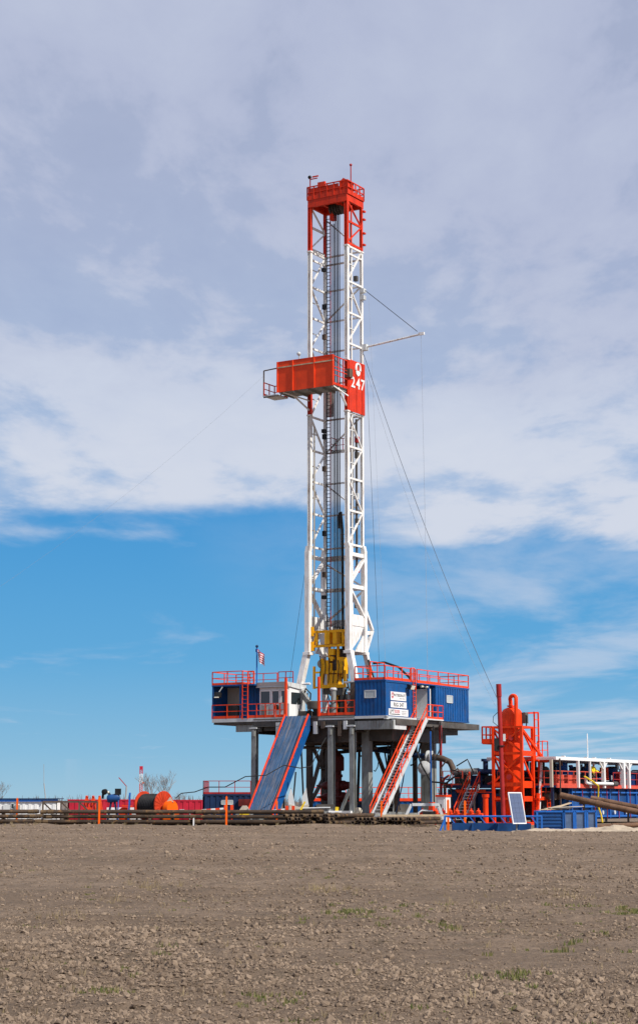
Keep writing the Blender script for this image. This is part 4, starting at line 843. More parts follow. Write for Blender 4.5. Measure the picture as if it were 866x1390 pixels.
def floor_gear():
    t = thing('iron_roughneck', 'grimy grey pipe tong machine on the drill floor behind the ramp', 'tong machine', (-1.6, -2.4, FLOOR))
    MB().box((-1.6, -2.4, 8.5), (1.3, 1.2, .5)).build('base', DGREY, t); MB().beam((-1.9, -2.2, 8.7), (-1.7, -2.6, 10.6), .4, .5).build('column', LGREY, t); MB().beam((-1.7, -2.6, 10.3), (-.7, -2.9, 9.3), .3, .4).build('arm', GREY, t)
    MB().lathe([(.45, -.3), (.5, -.2), (.5, .25), (.4, .32)], (-.45, -2.8, 9.2), 14).build('tong_head', DGREY, t); MB().path([(-1.2, -2.9, 10.2), (-.9, -3.2, 10.5), (-.5, -3.1, 10.1), (-.6, -3.0, 9.6)], .06, 6).build('hose', BLACK, t)
    for i, x in enumerate((-2.3, -2.05, -1.8)): MB().tube((x, -3.2, 8.3), (x, -3.2, 9.4), .1, 8).build('cylinder', LGREY, t)
    d = thing('drawworks', 'bulky grey and brown drawworks at the rear of the drill floor', 'winch', (0, 4.0, FLOOR))
    MB().bb((-2.4, 3.2, 8.3), (2.6, 5.4, 9.9)).build('housing', DGREY, d); MB().tube((-1.6, 3.1, 9.2), (1.8, 3.1, 9.2), .7, 16).build('drum', BROWN, d)
    for x in (-1.7, 1.9): MB().lathe([(.95, -.1), (1.0, 0), (.95, .1)], (x, 3.1, 9.25), 18, (1, 0, 0)).build('drum_flange', STACKRED, d)
    for i, (x, y, z, hh, r_) in enumerate(((1.9, -3.6, FLOOR, 2.2, .2), (3.6, -3.2, FLOOR, 2.6, .18), (2.7, -2.2, FLOOR, 2.0, .3), (3.9, -1.0, FLOOR, 3.0, .22))):
        k = thing('floor_cabinet' if i % 2 else 'standing_pipe', ('stub of grey pipe standing behind the front rail by the ramp', 'dark narrow cabinet next to the blue doghouse wall', 'short fat grey pipe under the yellow top drive', 'tall red-brown cabinet beside the doghouse wall')[i], 'pipe' if i % 2 == 0 else 'cabinet', (x, y, z))
        if i % 2: 
            MB().box((x, y, z + hh / 2), (.6, .5, hh)).build('body', (DGREY, BOPR)[i // 2], k); MB().box((x, y - .27, z + hh / 2), (.5, .03, hh - .3)).build('door', BROWN, k)
        else: 
            MB().tube((x, y, z), (x, y, z + hh), r_, 10).build('tube', GREY, k); MB().lathe([(r_ + .06, 0), (r_ + .08, .12), (r_, .2)], (x, y, z + hh - .2), 10).build('collar', LGREY, k)
    for i, (u0, u1, z1) in enumerate(((-3.6, -1.2, 10.6), (1.9, 4.5, 11.0))):
        k = thing('wind_screen', ('dark wind screen at the rear of the drill floor, left one', 'dark wind screen at the rear of the drill floor, right one')[i], 'screen', ((u0 + u1) / 2, 6.6, FLOOR))
        n = 5
        for j in range(n): a = u0 + (u1 - u0) * j / n; MB().bb((a, 6.55, FLOOR), (a + (u1 - u0) / n - .03, 6.62, z1)).build('panel', (BROWN, DGREY)[j % 2], k)
    rn = random.Random(5)
    k = thing('hose_tangle', 'tangle of black hoses and valves on the drill floor before the drawworks', 'hoses', (1.0, 1.2, FLOOR))
    for j in range(14):
        a = Vector((rn.uniform(-2.2, 3.6), rn.uniform(-3.2, 2), FLOOR + rn.uniform(.1, 2.4))); b = Vector((a.x + rn.uniform(-1.2, 1.2), a.y + rn.uniform(-.6, .6), FLOOR + rn.uniform(.1, 1.6)))
        MB().path([a, a.lerp(b, .33) - Vector((0, .1, rn.uniform(.1, .8))), a.lerp(b, .7) - Vector((0, 0, rn.uniform(.1, .6))), b], rn.uniform(.035, .07), 6).build('hose', rn.choice([BLACK, BLACK, BROWN, STACKRED]), k)
    for j in range(10): x, y, h = rn.uniform(-2.4, 4.0), rn.uniform(-3.8, 2.5), rn.uniform(.6, 1.9); MB().box((x, y, FLOOR + h / 2), (rn.uniform(.15, .5), rn.uniform(.2, .5), h)).build('floor_box', rn.choice([DGREY, BROWN, BLACK, GREY, YELLOW, BOPR]), k)
    q = thing('racked_stand_rack', 'white framed tool rack on the floor below the mast left leg', 'rack', (-2.2, -1.8, FLOOR))
    for x in (-2.6, -2.2): MB().beam((x, -1.8, 8.3), (x + .5, -1.8, 10.6), .1).build('upright', (STACKRED, LGREY)[x > -2.5], q)
    MB().beam((-2.6, -1.8, 9.2), (-2.0, -1.8, 9.2), .08).build('bar', LGREY, q)
floor_gear()
def flag():
    f = thing('flag_on_pole', 'American flag hanging limp from a blue pole above the driller cabin', 'flag', (-5.0, -4.0, 10.9))
    MB().tube((-5.0, -4.0, 10.9), (-5.0, -4.0, 13.9), .055, 8).build('pole', BRBLUE, f); MB().ball((-5.0, -4.0, 13.95), .12).build('finial', NAVY, f)
    # seven of the thirteen stripes show in the limp folds
    n = 10
    for i in range(n):
        q = MB(); k0, k1 = i / n, (i + 1) / n; sg = 8; vs = []
        for k in (k0, k1):
            for j in range(sg + 1):
                t = j / sg; x = -4.93 + t * .62 + k * .12 - .06 * (1 - t); z = 13.75 - k * 1.0 - t * .5; y = -4.0 + .10 * math.sin(t * 9 + k * 2)
                vs.append((x, y, z))
        q.add(vs, [(j, j + 1, sg + 2 + j, sg + 1 + j) for j in range(sg)])
        q.add([(a, b + .012, c) for a, b, c in vs], [(sg + 1 + j, sg + 2 + j, j + 1, j) for j in range(sg)])
        q.build('stripe', (FLAGR, WHITE2)[i % 2], f)
    q = MB(); q.bb((-5.06, -4.1, 13.5), (-4.95, -4.04, 13.74)); q.build('canton', FLAGB, f)
flag()

# ================================================================== RIGHT: shakers, separator, mud tanks
def flow_line():
    p = [(.2, .6, 5.95), (3, 1.6, 5.75), (5.6, 2.0, 5.35), (7.6, 2.0, 5.15), (8.5, 2.0, 5.0), (9.1, 2.0, 4.75), (9.35, 2.0, 4.3), (9.4, 2.0, 3.9)]
    f = thing('flow_line', 'large brown and blue return pipe from the well to the shakers', 'pipe', (9.4, 2, 3.9))
    MB().path(p[:4], .2, 10).build('pipe_run', NAVY, f); MB().path(p[3:], .24, 12).build('elbow', BROWN, f)
    for u, v, z in ((7.2, 2.0, 5.2), (7.5, 2.0, 5.17)): MB().lathe([(.28, -.08), (.46, -.06), (.46, .06), (.28, .08)], (u, v, z), 16, (1, 0, -.1)).build('flange', LGREY, f)
    MB().lathe([(.2, 0), (.5, .05), (.55, .4), (.2, .55)], (7.0, 1.9, 4.3), 14, (.3, -1, 0)).build('valve_body', LGREY, f)
    MB().path([(9.4, 2, 3.95), (10.2, 2, 3.95), (11.6, 2, 4.0)], .27, 10).build('pipe_run', GREY, f); MB().path([(11.6, 2, 4.0), (13.2, 2, 3.95), (15.8, 2, 3.85)], .2, 10).build('pipe_run', NAVY, f)
    MB().tube((12.2, 2, 4.0), (12.2, 2, 4.75), .2, 10).build('vent_stub', NAVY, f); MB().tube((12.2, 2, 4.75), (12.2, 2, 4.95), .34, 10).build('vent_cap', NAVY, f)
    MB().beam((13.6, 2, 4.1), (13.4, 2, 4.7), .14).build('lever', BLACK, f)
flow_line()
def shaker_deck():
    s = thing('shaker_unit', 'cluttered shale shaker platform with red rails between rig and orange separator', 'shaker', (11.3, 3.4, 0))
    u0, u1, v0, v1, zd = 8.9, 13.2, 1.2, 5.2, 2.95
    MB().bb((u0, v0, zd - .22), (u1, v1, zd)).build('deck', NAVY, s); MB().bb((u0 + .2, v0 + .4, .2), (u1, v1, zd - .3)).build('tank_body', DBLUE, s)
    for u in (u0 + .1, 10.3, 11.7, u1 - .1): MB().beam((u, v0 + .1, 0), (u, v0 + .1, zd - .2), .16).build('leg', NAVY, s)
    railing(MB(), [(u0, v0, zd), (10.6, v0, zd)], 1.07, .9, .055, .12).build('railing', TANRED, s); railing(MB(), [(u0, v1, zd), (u1, v1, zd)], 1.07, 1., .055, .12).build('railing', STACKRED, s)
    for i, u in enumerate((9.9, 11.3, 12.5)):
        MB().bb((u - .5, 2.2, zd), (u + .5, 4.6, zd + .75)).build('shaker_box', (DGREY, NAVY, BLACK)[i], s); MB().tube((u - .4, 3.4, zd + .95), (u + .4, 3.4, zd + .95), .2, 10).build('motor', BLACK, s)
    for k in range(7): 
        a = Vector((random.uniform(8.9, 10.4), random.uniform(.6, 1.4), random.uniform(2.6, 4.2))); b = Vector((random.uniform(9.0, 11.0), random.uniform(.5, 1.3), random.uniform(.6, 2.9)))
        MB().path([a, a.lerp(b, .4) + Vector((random.uniform(-.4, .4), 0, .5)), b], .05, 6).build('hose', random.choice([BROWN, BLACK, BROWN]), s)
    MB().path([(10.2, 1.0, 4.4), (11.2, .9, 4.9), (11.4, .9, 4.5), (11.7, .9, 3.9)], .05, 6).build('hose', BLACK, s); MB().path([(9.3, 1.0, 4.8), (8.8, 1.0, 4.2), (9.0, 1.0, 3.2), (9.3, .9, 2.4)], .06, 6).build('hose', BROWN, s)
    rn = random.Random(21)
    for j in range(16):
        a = Vector((rn.uniform(8.9, 14.2), rn.uniform(.3, 1.3), rn.uniform(.4, 4.2))); b = a + Vector((rn.uniform(-1.6, 1.6), rn.uniform(-.3, .3), rn.uniform(-1.4, .6))); b.z = max(b.z, .2); MB().path([a, a.lerp(b, .5) + Vector((0, 0, rn.uniform(-.4, .3))), b], rn.uniform(.03, .09), 6).build('pipe_bit', rn.choice([BLACK, BROWN, DGREY, NAVY, STACKRED]), s)
    for j in range(10): x, h = rn.uniform(9.0, 14.0), rn.uniform(.4, 1.5); MB().box((x, rn.uniform(.2, 1.0), h / 2), (rn.uniform(.3, .8), .5, h)).build('skid_box', rn.choice([BLACK, DGREY, NAVY, BROWN]), s)
    MB().bb((10.0, v0 - .05, 2.35), (12.6, v0, 2.6)).build('warning_strip', ORANGE, s)
    MB().bb((10.4, .7, .1), (11.0, 1.1, 1.7)).build('panel_box', GREY, s); MB().bb((12.4, .8, .1), (14.4, 1.4, 2.3)).build('dark_skid', NAVY, s)
    for u in (11.2, 12.9): MB().ball((u, .9, 1.95), .11).build('lamp', BRIGHTY, s)
    MB().beam((11.9, .6, .1), (11.9, .6, 2.3), .12).build('post', BEIGE, s); MB().beam((11.4, .6, 2.4), (13.4, .6, 2.4), .06).build('bar', ORANGE, s)
    # short stairs
    st = thing('shaker_stairs', 'short grey stairs with orange handrails in front of the shakers', 'stairs', (11.9, -.5, 0)); ua, ub = 11.25, 12.1; a = (-1.5, .25); b = (1.15, 2.95)
    for u in (ua, ub): MB().beam((u, a[0], a[1]), (u, b[0], b[1]), .06, .26).build('stringer', LGREY, st)
    for i in range(12): t = (i + .5) / 12; MB().box(((ua + ub) / 2, a[0] + (b[0] - a[0]) * t, a[1] + (b[1] - a[1]) * t), (ub - ua - .06, .24, .05)).build('tread', LGREY, st)
    for u in (ua, ub):
        q = MB()
        for h in (.5, 1.0): q.beam((u, a[0], a[1] + h), (u, b[0], b[1] + h), .06)
        for i in range(5): t = i / 4; y, z = a[0] + (b[0] - a[0]) * t, a[1] + (b[1] - a[1]) * t; q.beam((u, y, z), (u, y, z + 1.0), .055)
        q.build('handrail', ORANGE, st)
    # orange skid rail and valves in front
    k = thing('valve_manifold', 'low row of orange-red valves and pipes behind the blue truss rail', 'manifold', (12.0, -4.6, 0))
    MB().tube((9.9, -4.6, .75), (15.2, -4.6, .75), .12, 10).build('header_pipe', ORANGE, k)
    for i in range(9): u = 10.2 + i * .58; MB().lathe([(.1, 0), (.17, .08), (.17, .22), (.06, .3), (.05, .42)], (u, -4.6, .8), 10).build('valve', ORANGE if i % 3 else STACKRED, k)
    MB().box((11.0, -4.6, 1.25), (.35, .35, .8)).build('actuator', ORANGE, k)
    for i in range(6): u = 10.5 + i * .8; MB().beam((u, -4.6, 0), (u, -4.6, .7), .1).build('support', STACKRED, k)
    c = thing('white_cabinet', 'narrow white cabinet with small dark window and red top beside the big column', 'cabinet', (10.5, -1.9, 0))
    MB().bb((10.15, -2.3, .2), (10.95, -1.5, 2.05)).build('body', WHITE2, c); MB().bb((10.1, -2.36, 2.05), (11.0, -1.45, 2.2)).build('roof', ORANGE, c); MB().bb((10.3, -2.33, .3), (10.82, -2.30, 1.9)).build('door', WHITE2, c); MB().bb((10.45, -2.36, 1.25), (10.62, -2.33, 1.5)).build('pane', DGLASS, c)
    for i, (u, mt, r_) in enumerate(((8.15, STACKRED, .12), (9.35, BRBLUE, .07), (9.6, BLACK, .05))):
        solo('riser_pipe', MB().tube((u, 2.3 if i == 0 else -1.6, 0), (u, 2.3 if i == 0 else -1.6, (7.6, 7.0, 7.4)[i]), r_, 8), mt, ('upright dark red pipe beside the far thick column', 'thin upright blue pipe right of the thick column', 'thin upright black pipe right of the thick column')[i], 'pipe', (u, 2.3 if i == 0 else -1.6, 0))
    cable('choke_hose', [(6.4, 1.0, 6.4), (7.4, .6, 4.4), (8.4, .2, 3.2), (9.6, .4, 3.1), (10.6, .8, 3.9)], .07, BLACK, 'black hose sagging under the doghouse towards the shakers', (6.4, 1, 6.4), 'hose')
    cable('choke_hose', [(8.2, 2.2, 7.8), (8.9, 1.0, 6.6), (9.0, .5, 5.6), (8.85, 0, 4.9)], .05, BLACK, 'black hose dropping from the blue cabin corner to the shaker pipe', (8.2, 2.2, 7.8), 'hose')
shaker_deck()
def separator():
    s = thing('mud_gas_separator', 'bright orange upright separator vessel in a braced orange frame', 'separator', (15.7, -.45, 0))
    u0, u1, v0, v1 = 14.55, 16.9, -1.4, .5; cu, cv = 15.68, -.45
    MB().lathe([(.3, .5), (.6, .8), (.82, 1.3), (.82, 8.1), (.78, 8.32), (.62, 8.55), (.35, 8.68), (.1, 8.72)], (cu, cv, 0), 28).build('vessel', VESSEL, s)
    MB().lathe([(.835, 0), (.85, .02), (.85, .08), (.835, .1)], (cu, cv, 6.9), 28).build('seam_band', VESSEL, s)
    for z in (5.9, 4.2, 2.2): MB().lathe([(.822, 0), (.832, .01), (.832, .05), (.822, .06)], (cu, cv, z), 28).build('seam_band', VESSEL, s)
    for z, a in ((6.4, -1.2), (4.6, -1.9), (3.5, -1.4), (2.4, -2.0)): q = Vector((math.cos(a), math.sin(a), 0)); MB().tube(Vector((cu, cv, z)) + q * .8, Vector((cu, cv, z)) + q * 1.05, .13, 10).build('nozzle', VESSEL, s); MB().tube(Vector((cu, cv, z)) + q * 1.0, Vector((cu, cv, z)) + q * 1.07, .2, 12).build('nozzle_flange', STACKRED, s)
    MB().path([(cu - .6, cv - .75, 7.6), (cu - .65, cv - .85, 6.0), (cu - .6, cv - .85, 3.2), (cu - .5, cv - .8, 1.0)], .05, 6).build('gauge_line', STACKRED, s)
    pts = [(cu + .08, cv - .3, 8.5), (cu + .08, cv - .35, 9.2)]
    for i in range(9): a = math.pi * i / 8; pts.append((cu + .42 - .34 * math.cos(a), cv - .4 - .4 * i / 8, 9.25 + .3 * math.sin(a)))
    pts += [(cu + .76, cv - .82, 8.9), (cu + .76, cv - .85, 6.2)]
    MB().path(pts, .15, 12).build('vent_pipe', VESSEL, s); MB().box((cu + .08, cv - .3, 8.78), (.42, .42, .12)).build('flange', VESSEL, s)
    for u in (u0, u1):
        for v in (v0, v1): MB().beam((u, v, 0), (u, v, 7.25), .2).build('leg', VESSEL, s)
    for z, h in ((7.2, .16), (5.25, .2), (2.95, .3), (1.9, .18)):
        for v in (v0, v1): MB().beam((u0, v, z), (u1, v, z), .14, h).build('girt', VESSEL, s)
        for u in (u0, u1): MB().beam((u, v0, z), (u, v1, z), .14, h if z > 7 else h + .2).build('girt', VESSEL, s)
    for za, zb in ((7.1, 5.35), (5.1, 3.1)):
        MB().beam((u0, v0, za), (u1, v0, zb), .1, .13).build('brace', VESSEL, s); MB().beam((u0, v0, zb), (u1, v0, za), .1, .13).build('brace', VESSEL, s)
        MB().beam((u1, v0, za), (u1, v1, zb), .1, .13).build('brace', VESSEL, s); MB().beam((u0, v0, za), (u0, v1, zb), .1, .13).build('brace', VESSEL, s)
    MB().beam((u1, v0, 7.1), (u1 + .25, 2.1, 4.75), .14, .2).build('outrigger_brace', VESSEL, s); MB().beam((u1, v1, 5.0), (u1 + .25, 2.4, 4.75), .2, .3).build('outrigger', VESSEL, s)
    MB().bb((u1 - .6, v1 + .1, 4.7), (u1 + .4, 2.5, 4.82)).build('platform', VESSEL, s); railing(MB(), [(u1 + .35, 1.5, 4.82), (u1 + .35, 2.45, 4.82), (u1 - .5, 2.45, 4.82)], 1.4, .7, .06, .1).build('railing', ORANGE, s)
    ladder(MB(), (u1 + .1, v1 + .55, 4.8), (u1 + .1, v1 + .55, 8.4), .7, (0, 1, 0), 6, .1).build('ladder', VESSEL, s); MB().beam((u1 + .1, v1 + .9, 8.35), (cu + .5, v1 + .2, 8.3), .12).build('top_tie', VESSEL, s)
    for u, v in ((u1, 1.6), (u1 - .2, 2.3)): MB().beam((u, v, 0), (u, v, 4.7), .16).build('leg', VESSEL, s)
    MB().beam((u1 + .2, 1.6, 4.6), (u1 + .35, .6, .3), .14).build('slant_pipe', WHITE2, s); MB().beam((u1 + .35, .6, 2.3), (u1 + .4, .2, .2), .2).build('slant_leg', VESSEL, s)
    b = MB().bb((13.7, v0 - .1, 5.95), (u0, v1, 6.05)).build('balcony', VESSEL, s); railing(MB(), [(u0, v0 - .1, 6.0), (13.7, v0 - .1, 6.0), (13.7, v1, 6.0)], 1.25, .6, .09, .35).build('railing', VESSEL, b)
    MB().tube((14.0, v0 - .3, 0), (14.0, v0 - .3, 2.0), .2, 10).build('drain_pipe', VESSEL, s); MB().tube((14.0, v0 - .3, 2.0), (14.0, v0 - .3, 2.25), .27, 10).build('drain_flange', VESSEL, s)
    q = MB().box((16.6, -.2, 7.9), (.4, .5, .8)).build('valve_cluster', DGREY, s); MB().path([(16.6, -.3, 8.3), (16.9, -.4, 8.0), (16.8, -.3, 7.3), (16.5, -.6, 7.0)], .05, 6).build('hose', BLACK, q)
    MB().bb((u0 - .4, v0 - .2, 0), (u1 + .5, 2.4, .18)).build('skid', VESSEL, s); MB().bb((u1 - 1.2, v0 + .2, .2), (u1 - .8, v1, 2.0)).build('base_column', VESSEL, s)
    MB().bb((u1, .3, 1.8), (u1 + .5, 2.5, 1.95)).build('lower_deck', VESSEL, s); railing(MB(), [(u1 + .5, .8, 1.95), (u1 + .5, 2.5, 1.95)], .9, .8, .06, .1).build('railing', ORANGE, s); ladder(MB(), (u1 + .55, 2.0, .1), (u1 + .55, 2.0, 1.9), .5, (0, 1, 0), 6, .07).build('ladder', VESSEL, s)
    t = thing('vent_stack', 'tall leaning crimson vent pipe in front of the orange separator', 'pipe', (13.0, 134, 0), 'W')
    a = Vector((13.05, 134, 0)); b = Vector((12.86, 134, 10.0))
    MB().tube(a, a.lerp(b, .92), .155, 14).build('pipe', STACKRED, t); MB().tube(a.lerp(b, .91), b, .19, 14).build('sleeve', STACKRED, t)
    MB().lathe([(.2, -.05), (.26, -.03), (.26, .03), (.2, .05)], a.lerp(b, .56), 14).build('clamp', BLACK, t); MB().box(a.lerp(b, .57) + Vector((-.28, .1, 0)), (.35, .4, .9)).build('valve', BLACK, t); MB().box(a.lerp(b, .62) + Vector((.26, -.05, 0)), (.18, .1, .5)).build('tag_plate', LGREY, t)
    MB().path([a.lerp(b, .7) + Vector((-.15, 0, 0)), a.lerp(b, .73) + Vector((-.5, 0, 0)), a.lerp(b, .77) + Vector((-.45, 0, 0)), a.lerp(b, .8) + Vector((-.12, 0, 0))], .025, 6).build('cable', BLACK, t)
separator()

def mud_tanks():
    t = thing('mud_tank', 'long blue mud tank under a white canopy with a red railed walkway', 'mud tank', (16, 12, 0))
    u0, u1, v0, v1, zd, zr = 13.6, 18.2, 1.2, 27, 2.9, 4.95
    MB().bb((u0, v0 + 3.2, .35), (u1 - .1, v1, zd - .15)).build('tank_wall', DBLUE, t); MB().bb((u0, v0, zd - .15), (u1 + .25, v1, zd)).build('deck', DBLUE, t)
    for i in range(13):
        v = v0 + 3.3 + i * 1.85
        MB().bb((u1 - .1, v, .4), (u1 + .06, v + .12, zd - .2)).build('wall_rib', BRBLUE, t)
    for z in (2.35, 1.25, .5): MB().bb((u1 - .1, v0 + 3.25, z), (u1 + .1, v1, z + .12)).build('wall_rail', BRBLUE, t)
    for i in range(8): v = 5.6 + i * 2.4; MB().lathe([(.12, 0), (.16, .04), (.16, .1)], (u1, v, .85), 10, (1, 0, 0)).build('drain_cap', LGREY, t); MB().beam((u1 + .14, v + .7, .4), (u1 + .14, v + .7, zd - .2), .045).build('grab_pipe', STACKRED, t)
    MB().bb((u0 + .2, v0 + .2, .3), (u1 - 1.0, v0 + 3.2, zd - .3)).build('pump_bay', BLACK, t)
    for v in (v0 + .1, v0 + 2.9): MB().beam((u1 - .1, v, 0), (u1 - .1, v, zd - .1), .18).build('deck_leg', NAVY, t)
    for i in range(3): MB().tube((u1 - 1.1, v0 + .6 + i * .9, 2.1), (u1 - .5, v0 + .6 + i * .9, 2.1), .28, 12).build('pump', BROWN, t)
    # walkway edge and rails
    MB().bb((u1 + .25, v0, zd - .18), (u1 + .32, v1, zd + .06)).build('toe_board', TANRED, t)
    railing(MB(), [(u0, v0, zd), (u1 + .25, v0, zd)], 1.07, 1., .06, .14).build('railing', TANRED, t)
    railing(MB(), [(u1 + .25, v0, zd), (u1 + .25, 9.9, zd)], 1.07, 1.1, .06, .16).build('railing', TANRED, t); railing(MB(), [(u1 + .25, 12.2, zd), (u1 + .25, v1, zd)], 1.07, 1.6, .06, .12).build('railing', STACKRED, t)
    for v in (2.0, 3.6, 5.0): MB().bb((u1 - .3, v, zd), (u1 + .1, v + 1.0, zd + .8)).build('splash_panel', TANRED, t)
    # canopy
    n = 7; L = (v1 - v0 + .6) / n
    for i in range(n): a = v0 - .4 + i * L; MB().bb((u0 - .7, a + .01, zr), (u1 + .45, a + L - .01, zr + .08)).build('roof_panel', WHITE2, t)
    MB().bb((u1 + .30, v0 - .4, zr - .16), (u1 + .47, v1 + .2, zr - .003)).build('roof_beam', WHITE2, t); MB().bb((u0 - .7, v0 - .4, zr - .16), (u1 + .29, v0 - .25, zr - .003)).build('roof_beam', LGREY, t)
    for i in range(12): v = v0 + 1 + i * 2.2; MB().bb((u0 - .6, v, zr - .14), (u1 + .28, v + .1, zr - .004)).build('rafter', LGREY, t)
    for v, w, mt in ((.1, .2, BEIGE), (5.0, .2, WHITE2), (7.3, .14, WHITE2), (9.95, .26, WHITE2), (13.9, .34, WHITE2), (15.1, .26, WHITE2), (19, .25, WHITE2)):
        p = MB().beam((u1 + .38, v, zd - .15), (u1 + .38, v, zr - .16), w).build('post', mt, t)
        if v < 9: continue
        q = MB(); q.beam((u1 + .38, v + .05, zr - .75), (u1 + .38, v + .7, zr - .2), .1); p2 = q.build('knee_brace', mt, p); MB().beam((u1 + .38, v - .05, zr - .75), (u1 + .38, v - .7, zr - .2), .1).build('knee_brace', mt, p)
    for v in (3, 8, 13, 18, 23): MB().beam((u0 - .4, v, 0), (u0 - .4, v, zr - .16), .16).build('post', GREY, t)
    MB().beam((u1 + .55, 1.3, 0), (u1 + .55, 1.3, 4.9), .08).build('drop_pipe', BROWN, t)
    # machinery on the deck
    for i, v in enumerate((2.0, 3.4, 4.9, 6.9, 9.2, 11.6, 13.4, 16.8, 19.5, 22)):
        mt = (BLACK, DGREY, NAVY, BRBLUE, BLACK, DBLUE, NAVY, DBLUE, BRBLUE, DBLUE)[i]; h = (1.1, 1.2, .9, 1.7, 1.3, 1.4, 1.0, 1.5, 1.4, 1.2)[i]
        g = MB().bb((u1 - 2.9, v, zd), (u1 - 1.3, v + 1.1, zd + h * .7)).build('mixer', mt, t); MB().lathe([(.4, 0), (.42, .1), (.42, .5), (.25, .62)], (u1 - 2.0, v + .5, zd + h * .7), 12).build('motor', mt, g); MB().tube((u1 - 2.6, v + .3, zd), (u1 - 2.6, v + .3, zr - .2), .12, 8).build('pipe', random.choice([BLACK, DBLUE, DGREY]), g)
    rn = random.Random(33)
    for j in range(34):
        v = rn.uniform(v0 + .3, 20); z = zd + rn.uniform(.1, 1.7); u = u1 - rn.uniform(.3, 2.6); L_ = rn.uniform(.3, 1.6); dr = rn.choice([(0, L_, 0), (0, 0, min(L_, zr - z - .2)), (L_ * .5, L_ * .5, 0)])
        if v > 8.2 and v < 10.2 and u > u1 - .9: continue
        MB().tube((u, v, z), (u + min(dr[0], u1 - u), v + dr[1], z + max(dr[2], .02)), rn.uniform(.04, .11), 6).build('pipe_bit', rn.choice([BLACK, DGREY, NAVY, DBLUE, STACKRED, LGREY, BROWN]), t)
    for v in (12.6, 13.1, 13.6): MB().tube((u1 - .9, v, zd + .5), (u1 - .9, v, zd + 1.5), .16, 10).build('filter', ORANGE, t)
    MB().bb((u1 - .3, 14.0, zd + .2), (u1, 14.6, zd + 1.2)).build('panel_box', STACKRED, t)
    q = MB().path([(u1 + .5, 6.2, 3.55), (u1 + .5, 6.2, 3.15), (u1 + .52, 6.6, 3.08), (u1 + .52, 11.4, 3.08)], .12, 10).build('white_pipe', WHITE2, t); MB().tube((u1 + .52, 11.4, 3.08), (u1 + .52, 12.2, 3.08), .2, 10).build('coupling', DGREY, q)
    for v in (4.3, 8.6, 10.2, 13.2): MB().box((u1 - .5, v, zr + .15), (.3, .2, .14)).build('roof_lamp', LGREY, t)
    solo('whip_antenna', MB().tube((17.6, 9.2, 5.03), (17.6, 9.2, 7.0), .045, 6), WHITE2, 'thin white antenna standing up behind the canopy roof', 'antenna', (17.6, 9.2, 5.03))
    cable('yellow_hose', [(18.85, 5.6, 3.6), (18.9, 7.0, 3.25), (18.9, 8.1, 2.9), (18.75, 8.4, 2.2), (18.7, 8.3, 1.5), (18.9, 8.5, .7), (19.0, 8.5, .1)], .07, BRIGHTY, 'yellow hose hanging down over the side of the blue mud tank', (19, 8.5, .1), 'hose')
mud_tanks()

